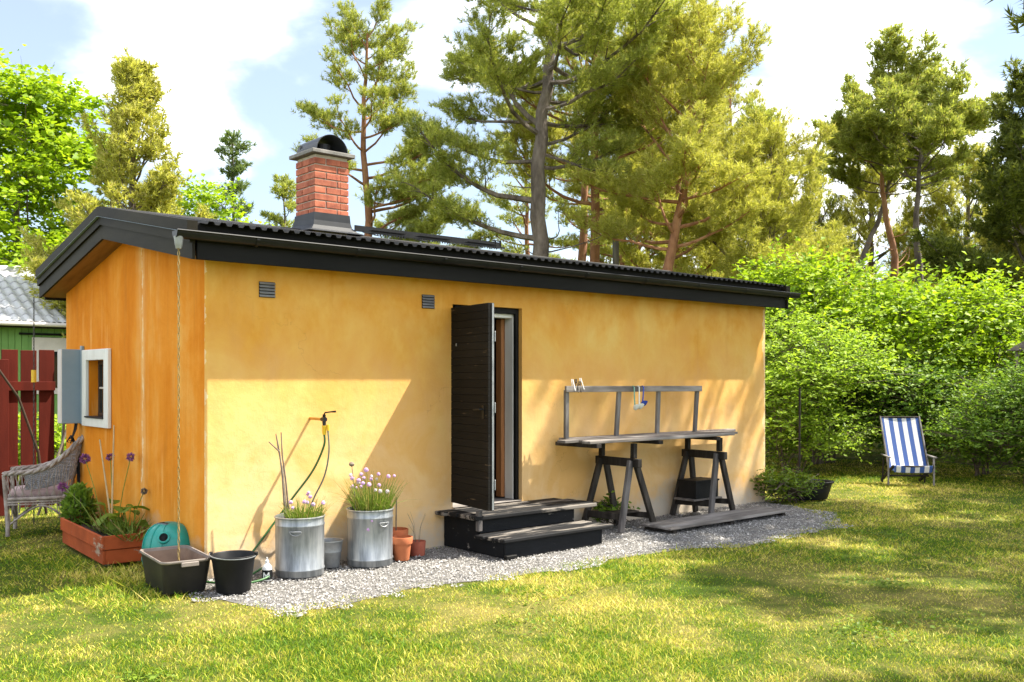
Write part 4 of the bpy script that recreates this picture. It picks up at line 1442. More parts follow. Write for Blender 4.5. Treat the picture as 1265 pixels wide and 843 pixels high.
def planter_plants():
    rnd = random.Random(12)
    t = thing('leafy_plant', 'broad green leafy plant growing in the red planter', 'plant', (-0.20, 1.35, 0.19))
    mes = []
    for L, W in ((0.13, 0.12), (0.17, 0.16), (0.10, 0.08)):
        me = broad_leaf(L, W).mesh('leaf', 60)
        me.materials.append(L_herb)
        mes.append(me)
    stk = MB()
    for k in range(17):
        a = rnd.uniform(0, 2 * PI)
        hh = rnd.uniform(0.06, 0.26)
        q = rnd.uniform(0.02, 0.16)
        bx_, by_ = rnd.uniform(-0.02, 0.09), rnd.uniform(-0.20, 0.34)
        p = (bx_ + q * math.cos(a) * 0.7, by_ + q * math.sin(a), hh)
        stk.tube([(bx_, by_, 0), (bx_ + q * 0.3 * math.cos(a), by_ + q * 0.3 * math.sin(a), hh * 0.6), p], 0.004, 5)
        o = link('leaf', mes[k % 3], None, t)
        o.location = p
        o.rotation_euler = (rnd.uniform(-0.3, 0.3), rnd.uniform(-0.5, 0.2), a)
    obj('leaf_stalks', stk, L_herb, t)
    # straw-like grass trailing in the box
    rng = np.random.default_rng(8)
    n = 220
    P = np.stack([rng.uniform(-0.10, 0.10, n), rng.uniform(-0.45, 0.5, n), np.zeros(n)], 1)
    D = rng.normal(0, 0.55, (n, 3))
    D[:, 2] = rng.uniform(0.2, 1, n)
    V, F = leaves(rng, P, D, rng.normal(size=(n, 3)), 0.20, 0.045)
    o = link('straw', np_mesh('straw', V, F), L_chive, t)
    o['kind'] = 'stuff'

    # bushy herb behind, between planter and wicker chair
    t2 = thing('herb_bush', 'dark green herb bush between the planter and the wicker chair', 'plant', (-0.22, 2.42, 0.0))
    n = 1500
    P = rng.normal(0, 1, (n, 3))
    P = unit(P) * (rng.uniform(0.3, 1, (n, 1)) ** 0.5) * np.array([[0.12, 0.24, 0.25]]) + np.array([[0, 0, 0.29]])
    D = unit(P - np.array([[0, 0, 0.15]])) + rng.normal(0, 0.5, (n, 3))
    N = rng.normal(0, 0.5, (n, 3)) + np.array([[0, 0, 1]])
    V, F = leaves(rng, P, D, N, 0.06, 0.6)
    o = link('foliage', np_mesh('foliage', V, F), L_shrubdark, t2)
    o['kind'] = 'stuff'
    s2 = MB()
    for k in range(14):
        a = rnd.uniform(0, 6.28)
        s2.tube([(0.03 * math.cos(a), 0.05 * math.sin(a), 0), (0.12 * math.cos(a), 0.2 * math.sin(a), rnd.uniform(0.3, 0.5))], 0.004, 5)
    obj('stem', s2, M_twig, t2)
    # alliums
    labs = ['purple allium leaning left over the planter towards the wicker chair', 'purple allium rising left of the bamboo canes', 'dark allium head just right of the bamboo canes',
            'dark purple allium head high before the wall crack', 'faded grey allium seed head beside the wall crack']
    spec = [((-0.28, 1.62, 0.20), (-0.42, 2.22, 0.56), 0.040, 0), ((-0.22, 1.7, 0.2), (-0.20, 2.30, 0.80), 0.042, 0), ((-0.20, 1.5, 0.2), (-0.12, 1.84, 0.84), 0.032, 1), ((-0.20, 1.45, 0.2), (-0.08, 1.42, 0.865), 0.034, 1), ((-0.16, 1.2, 0.2), (-0.05, 1.18, 0.58), 0.026, 2)]
    for lab, (p0, p1, rr, kd) in zip(labs, spec):
        t3 = thing('allium', lab, 'allium', p0, 0, 'alliums in the planter')
        q0, q1 = Vector((0, 0, 0)), Vector(p1) - Vector(p0)
        obj('stem', MB().tube([q0, q0.lerp(q1, 0.5) + Vector((0, 0, 0.05)), q1], 0.0035, 6), L_chive, t3)
        n = 150
        dd = unit(rng.normal(size=(n, 3)))
        c = np.array([q1[:]])
        V, F = leaves(rng, c + dd * rr * 0.45, dd, rng.normal(size=(n, 3)), rr * 0.75, 0.5)
        o = link('flower_head', np_mesh('flower_head', V, F), (M_allium, M_allium, M_stick)[kd], t3)
    # canes
    for lab, p0, p1 in (('pale cane rising highest from the red planter', (-0.22, 1.50, 0.18), (-0.10, 1.80, 1.13)), ('second cane beside the tall one in the red planter', (-0.20, 1.52, 0.18), (-0.20, 1.88, 1.0))):
        o = obj('cane', MB().tube([(0, 0, 0), tuple(Vector(p1) - Vector(p0))], [0.009, 0.007], 7), M_cane)
        o.location = p0
        tag(o, lab, 'cane', 'canes in the planter')


planter_plants()


# hose
def spline(pts, n=10):
    P = [Vector(p) for p in pts]
    out = []
    for i in range(len(P) - 1):
        p0, p1, p2, p3 = P[max(i - 1, 0)], P[i], P[i + 1], P[min(i + 2, len(P) - 1)]
        for k in range(n):
            t = k / n
            out.append(0.5 * ((2 * p1) + (p2 - p0) * t + (2 * p0 - 5 * p1 + 4 * p2 - p3) * t * t + (3 * p1 - p0 - 3 * p2 + p3) * t ** 3))
    out.append(P[-1])
    return out


o = obj('garden_hose', MB().tube(spline([(0.908, -0.238, 1.10), (0.905, -0.235, 1.0), (0.84, -0.17, 0.80), (0.70, -0.09, 0.58), (0.52, -0.07, 0.36), (0.36, -0.10, 0.20), (0.22, -0.14, 0.08), (0.05, -0.22, 0.03), (-0.06, -0.36, 0.014), (-0.02, -0.30, 0.03), (0.20, -0.25, 0.018), (0.36, -0.30, 0.09), (0.34, -0.40, 0.04), (0.20, -0.42, 0.014), (0.02, -0.36, 0.013), (-0.2, 0.12, 0.014), (-0.3, 0.4, 0.014)]), 0.009, 8), M_hose, smooth=60)
tag(o, 'green garden hose running from the tap down behind the left drum', 'hose')
o = obj('garden_hose', MB().tube(spline([(0.93, -0.26, 1.13), (0.945, -0.25, 0.95), (0.93, -0.20, 0.75), (0.87, -0.12, 0.55), (0.82, -0.08, 0.35), (0.80, -0.08, 0.05)]), 0.007, 8), M_hosegrey, smooth=60)
tag(o, 'thin grey green hose falling straight from the tap', 'hose')


# small bottle with a letter
def bottle():
    t = thing('bottle', 'small white bottle with black label and letter M by the left drum', 'bottle', (0.335, -0.37, 0), R(-36))
    obj('bottle_body', MB().lathe([(0.030, 0), (0.033, 0.004), (0.033, 0.075), (0.030, 0.09), (0.018, 0.105), (0.012, 0.110)], 24), M_bottlewhite, t, smooth=40)
    obj('cap', MB().lathe([(0.013, 0.111), (0.013, 0.128), (0.006, 0.134), (0.005, 0.148), (0.0005, 0.150)], 16), M_bottlewhite, t, smooth=40)
    obj('label', MB().lathe([(0.0338, 0.008), (0.0338, 0.070)], 24), M_blackplastic, t, smooth=40)
    m = MB()
    y = -0.0352
    for p, q in (((-0.016, 0.022), (-0.016, 0.056)), ((-0.016, 0.056), (0, 0.030)), ((0, 0.030), (0.016, 0.056)), ((0.016, 0.056), (0.016, 0.022))):
        d = lambda x: -math.sqrt(max(0.0, 0.0345 ** 2 - x * x)) - 0.0004
        m.beam((p[0], d(p[0]), p[1]), (q[0], d(q[0]), q[1]), 0.0014, 0.0075, up=(1, 0, 0), ch=0)
    obj('letter', m, M_bottlewhite, t)
    t.scale = (1.2, 1.2, 1.2)


bottle()


# plant pot at the right corner with a stake and weeds
def corner_pot():
    t = thing('black_planter_tub', 'low black plastic planter on the grass past the cottage corner', 'planter', (8.0, -0.25, 0), R(-35))
    b = MB()
    pr = [(0.22, 0), (0.23, 0.006), (0.285, 0.20), (0.305, 0.205), (0.31, 0.225), (0.30, 0.232), (0.285, 0.22), (0.26, 0.10)]
    b.lathe(pr, 32)
    b.v = [(p[0] * 1.15, p[1] * 0.8, p[2]) for p in b.v]
    obj('tub_wall', b, M_blackplastic, t, smooth=45)
    s = MB().lathe([(0, 0.19), (0.279, 0.185)], 24)
    s.v = [(p[0] * 1.15, p[1] * 0.8, p[2]) for p in s.v]
    obj('soil', s, M_soil, t)
    o = obj('stake', MB().tube([(0, 0, 0), (0.01, 0.0, 1.25)], 0.014, 7), M_greydark)
    o.location = (7.93, -0.18, 0.188)
    tag(o, 'thin dark stake standing in the low black planter', 'stake')


corner_pot()


# ------------------------------------------------------------------ wicker chair
def wicker_chair():
    # local frame: x = forward (out of the seat), y = towards the far arm
    fx, fy = -0.60 - 0.05, 3.23 - 3.0
    ang = math.atan2(0.23, -0.61)
    t = thing('wicker_chair', 'weathered grey wicker armchair with pink cushion by the red fence', 'chair', (-0.28, 3.36, 0), ang)
    # with forward = local +x the near arm lies at local +y
    hw = 0.29

    def rail(s):
        return [Vector((0.335, s * 0.27, 0.615)), Vector((0.25, s * hw, 0.625)), Vector((0.08, s * (hw + 0.01), 0.635)), Vector((-0.08, s * (hw + 0.005), 0.69)), Vector((-0.22, s * hw * 0.95, 0.80)), Vector((-0.345, s * hw * 0.80, 0.93)), Vector((-0.40, s * hw * 0.40, 0.985)), Vector((-0.415, 0, 1.0))]
    rl = spline([tuple(p) for p in rail(1)], 6) + spline([tuple(p) for p in rail(-1)], 6)[::-1][1:]
    n = len(rl)

    def base(u):        # seat outline under the rail
        p = rl[int(u)]
        s = 1 if p.y >= 0 else -1
        x = max(-0.24, min(0.31, p.x * 0.85 + 0.02))
        y = p.y * 0.90
        return Vector((x, y, 0.375))
    # braided rim: three strands
    for k in range(3):
        pts = []
        for i, p in enumerate(rl):
            a = i * 0.75 + k * 2.094
            tn = (rl[min(i + 1, n - 1)] - rl[max(i - 1, 0)]).normalized()
            sd = tn.cross(Vector((0, 0, 1))).normalized()
            up = sd.cross(tn)
            pts.append(p + sd * math.cos(a) * 0.020 + up * math.sin(a) * 0.013)
        obj('rim_braid', MB().tube(pts, 0.0155, 7), M_wicker, t, smooth=60)
    # back and arms: criss-cross canes
    lat = MB()
    for i in range(0, n - 4, 3):
        for sh in (-4, 4):
            j = min(max(i + sh, 0), n - 1)
            p, q = rl[i], base(j)
            m_ = (p + q) / 2 + Vector((0.0, 0.015 if p.y > 0 else -0.015, 0))
            lat.tube([p, m_, q], 0.0042, 5, cap=False)
    for i in range(0, n, 3):
        p, q = rl[i], base(i)
        lat.tube([p, (p + q) / 2 + Vector((0, 0.018 if p.y > 0 else -0.018, 0)), q], 0.0046, 5, cap=False)
    o = obj('side_canes', lat, M_wicker, t, smooth=60)
    # close weave band on the inside of the back
    lo, hi = 10, n - 11
    wv = MB()
    rows = 16
    for r_ in range(rows + 1):
        s = 0.04 + 0.62 * r_ / rows
        pts = []
        for i in range(lo, hi + 1):
            p = rl[i].lerp(base(i), s)
            c = Vector((-0.05, 0, p.z))
            out = (p - c)
            out.z = 0
            out.normalize()
            pts.append(p + out * (0.006 * (-1) ** (i + r_)))
        wv.tube(pts, 0.0085, 5)
    obj('back_weave', wv, M_wickerweave, t, smooth=60)
    # seat ring, seat, skirt
    so = [(0.31, 0.26), (0.33, 0.0), (0.31, -0.26), (0.1, -0.275), (-0.2, -0.23), (-0.25, 0.0), (-0.2, 0.23), (0.1, 0.275)]
    ringp = spline([(x, y, 0.365) for x, y in so] + [(so[0][0], so[0][1], 0.365)], 5)
    obj('seat_ring', MB().tube(ringp, 0.018, 7), M_wicker, t, smooth=60)
    obj('seat_weave', MB().prism([(x * 0.98, y * 0.98) for x, y in so], 0.345, 0.366), M_wickerweave, t)
    cu = MB()
    prof = [(0.0, 0.0), (0.90, 0.0), (1.0, 0.025), (1.0, 0.055), (0.92, 0.085), (0.5, 0.10), (0.0, 0.105)]
    m_ = 32
    for (s, z) in prof:
        for k in range(m_):
            a = 2 * PI * k / m_
            c, d = math.cos(a), math.sin(a)
            cu.v.append((0.05 + 0.255 * s * math.copysign(abs(c) ** 0.5, c), 0.235 * s * math.copysign(abs(d) ** 0.5, d), 0.368 + z))
    for i in range(len(prof) - 1):
        for k in range(m_):
            cu.f.append((i * m_ + k, i * m_ + (k + 1) % m_, (i + 1) * m_ + (k + 1) % m_, (i + 1) * m_ + k))
    obj('cushion', cu, M_cushion, t, smooth=60)
    # legs, wrapped
    legs = [(0.30, 0.265, 0.335, 0.27, 0.61), (0.30, -0.265, 0.335, -0.27, 0.61), (-0.27, 0.24, -0.20, 0.22, 0.42), (-0.27, -0.24, -0.20, -0.22, 0.42)]
    for (x0_, y0_, x1_, y1_, z1_) in legs:
        lg = MB().tube([(x0_, y0_, 0.0), (x0_, y0_, 0.12), ((x0_ + x1_) / 2, (y0_ + y1_) / 2, z1_ * 0.6), (x1_, y1_, z1_)], [0.021, 0.020, 0.018, 0.018], 8)
        obj('leg', lg, M_wicker, t, smooth=60)
    # arched braces and the skirt canes
    for s in (1, -1):
        obj('brace', MB().tube(spline([(0.30, s * 0.262, 0.10), (0.12, s * 0.268, 0.24), (0.0, s * 0.268, 0.29), (-0.12, s * 0.262, 0.24), (-0.265, s * 0.24, 0.10)], 6), 0.011, 6), M_wicker, t, smooth=60)
        sk = MB()
        for k in range(15):
            x = 0.29 - 0.5 * k / 14
            zlow = 0.12 + 0.165 * math.sin(PI * (k + 0.2) / 14.4)
            sk.tube([(x, s * 0.268, 0.365), (x + (0.012 if k % 2 else -0.012), s * 0.266, zlow)], 0.004, 5, cap=False)
        obj('skirt_canes', sk, M_wicker, t, smooth=60)
        obj('skirt_band', MB().tube([(0.315, s * 0.27, 0.335), (0.05, s * 0.285, 0.335), (-0.22, s * 0.235, 0.335)], 0.010, 6).tube([(0.315, s * 0.272, 0.31), (0.05, s * 0.285, 0.31), (-0.22, s * 0.237, 0.31)], 0.008, 6), M_wicker, t, smooth=60)
    obj('brace', MB().tube(spline([(0.30, -0.262, 0.12), (0.325, -0.12, 0.25), (0.33, 0.0, 0.29), (0.325, 0.12, 0.25), (0.30, 0.262, 0.12)], 6), 0.011, 6), M_wicker, t, smooth=60)
    fk = MB()
    for k in range(13):
        y = -0.24 + 0.48 * k / 12
        fk.tube([(0.325, y, 0.365), (0.325, y, 0.14 + 0.14 * math.sin(PI * (k + 0.2) / 12.4))], 0.004, 5, cap=False)
    obj('front_apron', MB().box(0.318, 0.328, -0.245, 0.245, 0.30, 0.36, 0.003), M_cushion, t)
    obj('skirt_canes', fk, M_wicker, t, smooth=60)


wicker_chair()


# ------------------------------------------------------------------ deck chair
def deck_chair():
    # local: x across, y backwards, z up; front faces the camera side
    t = thing('deck_chair', 'blue and white striped canvas deck chair on the far lawn', 'deck chair', (10.55, -0.36, 0), R(-47))
    hw = 0.285
    for s in (-1, 1):
        obj('back_rail', MB().beam((s * hw, 0.06, 0.16), (s * hw, 0.56, 0.985), 0.020, 0.036, up=(0, 1, 0)), M_greypost, t)
        obj('front_leg', MB().beam((s * (hw + 0.035), -0.02, 0.0), (s * (hw + 0.035), -0.02, 0.40), 0.024, 0.022, up=(0, 1, 0)), M_greypost, t)
        obj('armrest', MB().beam((s * (hw + 0.04), -0.10, 0.412), (s * (hw + 0.03), 0.34, 0.425), 0.036, 0.018), M_greypost, t)
        obj('rear_leg', MB().beam((s * (hw + 0.02), 0.36, 0.0), (s * (hw + 0.02), 0.30, 0.41), 0.022, 0.02, up=(0, 1, 0)), M_greydark, t)
        obj('seat_rail', MB().beam((s * (hw - 0.005), -0.13, 0.285), (s * (hw - 0.005), 0.52, 0.02), 0.026, 0.042, up=(0, 0, 1)), M_greydark, t)
    for p, q in (((-hw, 0.555, 0.975), (hw, 0.555, 0.975)), ((-hw, -0.12, 0.282), (hw, -0.12, 0.282)), ((-hw, 0.10, 0.13), (hw, 0.10, 0.13))):
        obj('crossbar', MB().tube([p, q], 0.014, 8), M_greydark, t, smooth=60)

    def sheet(pts):
        b = MB()
        nx = 20
        P = spline(pts, 6)
        for p in P:
            for i in range(nx + 1):
                x = -0.268 + 0.536 * i / nx
                sag = 0.018 * math.cos(PI * (i / nx - 0.5))
                b.v.append((x, p.y + sag * 0.6, p.z - sag * 0.6))
        m_ = nx + 1
        b.f = [(j * m_ + i, j * m_ + i + 1, (j + 1) * m_ + i + 1, (j + 1) * m_ + i) for j in range(len(P) - 1) for i in range(nx)]
        return b
    o = obj('canvas', sheet([(0, 0.548, 0.978), (0, 0.42, 0.75), (0, 0.27, 0.50), (0, 0.13, 0.275), (0, 0.05, 0.215), (0, -0.05, 0.245), (0, -0.125, 0.298), (0, -0.14, 0.28), (0, -0.115, 0.20)]), M_canvas, t, smooth=70)


deck_chair()


# ------------------------------------------------------------------ red fence
def fence():
    t = thing('board_fence', 'dark red vertical board fence with narrow gaps left of the cottage', 'fence', (-0.05, 4.95, 0))
    random.seed(21)
    x = 0.30
    k = 0
    while x > -3.2:
        w = 0.17 + random.uniform(-0.006, 0.006)
        dz = random.uniform(-0.008, 0.008)
        o = obj('fence_board', MB().box(x - w, x, 0.0, 0.022, 0.06, 1.895 + dz, 0.003), M_fence, t)
        x -= w + random.uniform(0.02, 0.032)
        k += 1
    for z in (0.45, 1.42):
        obj('rail', MB().box(-3.2, 0.30, -0.045, -0.003, z, z + 0.105, 0.003), M_fence, t)
    for px in (-0.33, -1.9):
        obj('post', MB().box(px, px + 0.11, -0.13, -0.047, 0.0, 1.78, 0.004), M_fence, t)
    obj('end_board', MB().beam((0.335, -0.05, 0.05), (0.44, -0.05, 1.86), 0.05, 0.022, up=(1, 0, 0)), M_darkbrown, t)


fence()
o = obj('pole', MB().tube([(0, 0, 0), (-0.10, -0.05, 0.72), (-0.32, -0.1, 1.35), (-0.75, -0.15, 2.0)], [0.016, 0.016, 0.014, 0.012], 8), M_darkbrown, smooth=60)
o.location = (0.10, 4.72, 0.0)
tag(o, 'long dark curved pole leaning against the red fence', 'pole')
o = obj('pole', MB().tube([(0, 0, 0), (0.42, 0.1, 1.22)], 0.014, 8), M_stick, smooth=60)
o.location = (-0.02, 4.60, 0.0)
tag(o, 'pale straight stick leaning right against the fence end', 'stick')


# ------------------------------------------------------------------ green neighbouring house
def green_house():
    y0 = 16.7
    t = thing('green_house', 'green boarded house with pale tiled roof behind the red fence', 'house', (2.8, y0, 0))
    xa, xb, ze, zr, dep = -5.5, 5.0, 2.85, 4.30, 2.9
    w = MB().box(xa, xb, 0.03, 2 * dep, 0, ze - 0.02)
    w.add([(x, y, z) for x in (xa, xb) for y, z in ((0.03, ze - 0.02), (2 * dep, ze - 0.02), (dep, zr - 0.08))], [(0, 1, 2), (5, 4, 3), (0, 2, 5, 3), (1, 4, 5, 2)])
    obj('wall', w, M_green_wall, t)
    x = xa
    while x < xb:
        if not (0.06 < x < 1.40):
            obj('wall_board', MB().box(x + 0.005, x + 0.135, 0.0, 0.028, 0.1, ze - 0.03, 0.003), M_green_wall, t)
        else:
            obj('wall_board', MB().box(x + 0.005, x + 0.135, 0.0, 0.028, 0.1, 1.2, 0.003), M_green_wall, t)
            obj('wall_board', MB().box(x + 0.005, x + 0.135, 0.0, 0.028, 2.53, ze - 0.03, 0.003), M_green_wall, t)
        x += 0.14
    wn_ = obj('window', MB().box(0.18, 1.48, -0.02, 0.029, 1.21, 2.52, 0.004), M_palepaint, t)
    obj('pane', MB().box(0.33, 0.78, -0.026, -0.0205, 1.35, 2.2), M_glass, wn_)
    obj('pane', MB().box(0.88, 1.33, -0.026, -0.0205, 1.35, 2.2), M_glass, wn_)
    obj('head_board', MB().box(-0.10, 1.60, -0.05, -0.001, 2.57, 2.62, 0.004), M_blackboard, t)
    obj('eaves_board', MB().box(xa - 0.2, xb + 0.2, -0.36, -0.33, ze - 0.14, ze + 0.02, 0.003), M_barge, t)
    obj('gutter', MB().tube([(xa - 0.2, -0.42, ze - 0.05), (xb + 0.2, -0.42, ze - 0.05)], 0.05, 10), M_palepaint, t, smooth=40)
    sl = (zr - ze) / (dep + 0.3)
    rf = MB()
    rf.add([(x, y, z) for x in (xa - 0.2, xb + 0.2) for y, z in ((-0.35, ze - 0.03), (dep, zr - 0.04), (2 * dep + 0.35, ze - 0.03))], [(0, 3, 4, 1), (1, 4, 5, 2)])
    roof = obj('roof', rf, M_tile, t)
    # one S-shaped tile, repeated
    tw, tl = 0.245, 0.40
    b = MB()
    prof = [(u, 0.042 * (math.sin(PI * min(1, u / 0.62)) if u < 0.62 else -0.35 * math.sin(PI * (u - 0.62) / 0.38))) for u in np.linspace(0, 1.04, 11)]
    n = len(prof)
    for (y, dz) in ((0.0, 0.028), (tl + 0.05, 0.0)):
        for u, h in prof:
            b.v.append((u * tw, y, y * sl + h + dz))
    for u, h in prof:
        b.v.append((u * tw, 0.0, h + 0.006))
    b.f = [(i, i + 1, n + i + 1, n + i) for i in range(n - 1)] + [(2 * n + i, 2 * n + i + 1, i + 1, i) for i in range(n - 1)]
    me = b.mesh('roof_tile', 50)
    me.materials.append(M_tile)
    for i in range(26):
        for j in range(8):
            o = link('roof_tile', me, None, roof)
            y = -0.38 + j * tl
            o.location = (-3.2 + i * tw, y, ze + 0.01 + (y + 0.30) * sl)
    rg = MB()
    for k in range(12):
        o = obj('ridge_tile', MB().tube([(-3.2 + k * 0.55, dep, zr + 0.03), (-3.2 + (k + 1) * 0.55 - 0.01, dep, zr + 0.045)], [0.10, 0.115], 10), M_tile, roof, smooth=50)


green_house()


# ------------------------------------------------------------------ trees
def tri_count(me):
    return len(me.polygons)


def pine(label, loc, H, r0, cb, Rad, seed, lmat, bark, path=((0, 0), (0, 0), (0, 0)), nb=30, shape='open', pads=1.0, nlen=0.125, cat='pine tree', group='pines behind the cottage', name='pine_tree', kk=15, flat=0.32, width=0.022, low_dead=0, limbs=None, az_bias=None):
    rng = np.random.default_rng(seed)
    rnd = random.Random(seed)
    t = thing(name, label, cat, (loc[0], loc[1], 0), 0, group)
    # trunk
    ctl = [(0, 0)] + list(path)
    pts = spline([(p[0], p[1], H * i / (len(ctl) - 1)) for i, p in enumerate(ctl)], 6)
    m = len(pts)
    rad = [r0 * (1.12 if i == 0 else 1.0) * (1 - 0.93 * (i / (m - 1)) ** 1.15) + 0.012 for i in range(m)]
    pts = [Vector((p.x + (rnd.gauss(0, r0 * 0.12) if 0 < i < m - 1 else 0), p.y + (rnd.gauss(0, r0 * 0.12) if 0 < i < m - 1 else 0), p.z - (0.15 if i == 0 else 0))) for i, p in enumerate(pts)]
    obj('trunk', MB().tube(pts, rad, 12), bark, t, smooth=70)

    def trunk_at(z):
        s = max(0, min(1, z / H)) * (m - 1)
        i = min(int(s), m - 2)
        return pts[i].lerp(pts[i + 1], s - i), rad[i]
    br = MB()
    TP, TA = [], []

    def branch(p, az, el, L, rb, foliated=True, tgt=None):
        q = [Vector(p)]
        a, e = az, el
        steps = 7
        for k in range(steps):
            a += rnd.gauss(0, 0.16)
            e += (0.10 if shape != 'droop' else -0.02) + rnd.gauss(0, 0.09)
            d = Vector((math.cos(a) * math.cos(e), math.sin(a) * math.cos(e), math.sin(e)))
            q.append(q[-1] + d * (L / steps))
        rr = [rb * (1 - 0.85 * k / steps) + 0.004 for k in range(steps + 1)]
        (tgt or br).tube(q, rr, 5, cap=False)
        if not foliated:
            return q
        nsub = max(4, int(L * 3.6))
        for k in range(nsub):
            s = 0.28 + 0.72 * (k + rnd.random()) / nsub
            i = min(int(s * steps), steps - 1)
            b0 = q[i].lerp(q[i + 1], s * steps - i)
            sgn = 1 if k % 2 else -1
            sa = a + sgn * rnd.uniform(0.4, 1.25) if s < 0.93 else a + rnd.gauss(0, 0.3)
            sl = max(0.30, L * 0.36 * (1.25 - s)) * rnd.uniform(0.7, 1.25)
            se = e * 0.4 + rnd.uniform(-0.1, 0.35)
            d = Vector((math.cos(sa) * math.cos(se), math.sin(sa) * math.cos(se), math.sin(se)))
            b1 = b0 + d * sl
            br.tube([b0, b0.lerp(b1, 0.5) + Vector((0, 0, 0.03)), b1], [rb * 0.22 + 0.004, 0.007, 0.004], 4, cap=False)
            nt = max(6, int(sl * 62 * pads))
            u = 1.06 - 0.72 * rng.uniform(0, 1, nt) ** 1.5
            P = np.array(b0)[None] + np.array(d)[None] * (u * sl)[:, None]
            off = rng.normal(0, 1, (nt, 3)) * np.array([[0.135, 0.135, 0.18 * flat]]) * (0.65 + 0.5 * sl)
            off[:, 2] += 0.04
            TP.append(P + off)
            A = np.array(d)[None] * 0.5 + off * 2.2 + rng.normal(0, 0.35, (nt, 3))
            A[:, 2] += 0.65
            TA.append(A)
        return q
    for i in range(nb):
        f = (i + rnd.random()) / nb
        z = H * (cb + (0.985 - cb) * f)
        p, rt = trunk_at(z)
        az = i * 2.39996 + rnd.gauss(0, 0.45)
        if az_bias is not None and rnd.random() < 0.35:
            az = az_bias + rnd.gauss(0, 0.6)
        if shape == 'cone':
            L = Rad * (1.03 - f) ** 0.8 * rnd.uniform(0.75, 1.15)
            el = 0.05 + 0.7 * f + rnd.gauss(0, 0.1)
        elif shape == 'umbrella':
            L = Rad * (0.75 + 0.4 * math.sin(PI * min(1, f * 0.9))) * (1.0 if f < 0.8 else 0.75) * rnd.uniform(0.65, 1.1)
            el = -0.02 + 0.5 * f + rnd.gauss(0, 0.15)
        elif shape == 'bushy':
            L = Rad * (math.sin(PI * (0.28 + 0.68 * f)) ** 0.75) * rnd.uniform(0.7, 1.15)
            el = 0.02 + 0.75 * f + rnd.gauss(0, 0.15)
        else:
            L = Rad * (math.sin(PI * (0.22 + 0.72 * f)) ** 0.7) * rnd.uniform(0.55, 1.2)
            el = -0.08 + 0.85 * f * f + rnd.gauss(0, 0.18)
        branch(p, az, el, max(L, 0.35), min(rt * 0.45, 0.012 + L * 0.013))
    for (zf, az, el, L) in (limbs or []):
        p, rt = trunk_at(H * zf)
        branch(p, az, el, L, min(rt * 0.55, 0.02 + L * 0.016))
    for k in range(low_dead):
        z = H * (cb * rnd.uniform(0.45, 1.0))
        p, rt = trunk_at(z)
        dead = MB()
        branch(p, rnd.uniform(0, 6.28), rnd.uniform(-0.2, 0.2), rnd.uniform(0.5, 1.6), 0.015, False, dead)
        obj('dead_branch', dead, bark, t, smooth=70)
    obj('limbs', br, bark, t, smooth=70)
    TP, TA = np.concatenate(TP), np.concatenate(TA)
    V, F = needles(rng, TP, TA, nlen, kk, width, 0.14)
    o = link('crown', np_mesh('crown', V, F), lmat, t)
    return t


# --- the pines behind the roof, left to right
pines = {}
pines['bushy_left'] = pine('dense yellowish pine with pointed top behind the gable peak', (5.42, 17.12), 9.2, 0.16, 0.14, 3.0, 31, L_pineyel, M_bark, nb=70, shape='cone', pads=0.8, flat=0.6, kk=12, width=0.036, nlen=0.15)
pines['A'] = pine('tall slender pine with airy crown behind the chimney', (9.82, 13.34), 10.2, 0.155, 0.40, 2.3, 9, L_pine, M_barkred, path=((-0.05, 0.05), (0.1, 0), (0.0, 0.1), (0.05, 0)), nb=32, shape='open', low_dead=5, az_bias=R(-41),
               limbs=[(0.33, R(-38), 0.25, 3.4), (0.40, R(-48), 0.30, 2.8)], pads=1.35, kk=23, width=0.0145, nlen=0.125)
pines['B'] = pine('largest old pine with thick grey trunk and wide crown over the roof', (10.43, 7.54), 13.2, 0.215, 0.45, 3.2, 18, L_pine, M_bark, path=((0.05, 0.1), (0.1, 0.15), (0.75, 0.2), (0.9, 0.1)), nb=40, shape='open', pads=0.95, low_dead=7,
               limbs=[(0.34, R(140), 0.0, 2.9), (0.40, R(130), 0.12, 3.1), (0.52, R(135), 0.4, 2.6)], kk=23, width=0.0145, nlen=0.125)
pines['C'] = pine('tall pine with orange trunk right of the largest pine', (13.44, 8.91), 13.0, 0.15, 0.42, 2.8, 23, L_pineyel, M_barkred, nb=36, shape='bushy', pads=0.95, kk=23, width=0.0145, nlen=0.125)
pines['lean'] = pine('pine with reddish trunk half hidden behind the largest pine', (15.79, 12.16), 12.0, 0.17, 0.45, 2.2, 44, L_pine, M_barkred, path=((0.3, -0.1), (0.6, 0), (0.7, 0)), nb=24, shape='open', kk=11)
pines['D'] = pine('yellowish bushy pine with leaning red trunk over the roof', (12.26, 5.96), 8.8, 0.15, 0.46, 2.4, 52, L_pineyel, M_barkred, path=((0.08, -0.05), (0.55, -0.3), (0.7, -0.4)), nb=38, shape='bushy', pads=1.05, flat=0.5, kk=23, width=0.0145, nlen=0.125)
pines['D2'] = pine('straight red trunked pine behind the yellowish bushy one', (16.51, 8.9), 10.2, 0.16, 0.36, 2.5, 63, L_pineyel, M_barkred, nb=34, shape='bushy', pads=0.95, kk=23, width=0.0145, nlen=0.125)
pines['D3'] = pine('drooping yellowish pine at the right end of the roof', (14.9, 5.0), 6.6, 0.13, 0.12, 2.4, 71, L_pineyel, M_bark, nb=40, shape='bushy', pads=1.0, flat=0.6, kk=23, width=0.0145, nlen=0.125)
pines['E'] = pine('green pine sloping down behind the right end of the roof', (20.2, 8.9), 9.0, 0.15, 0.22, 2.7, 82, L_pine, M_bark, nb=36, shape='cone', pads=0.95, flat=0.5, kk=14)
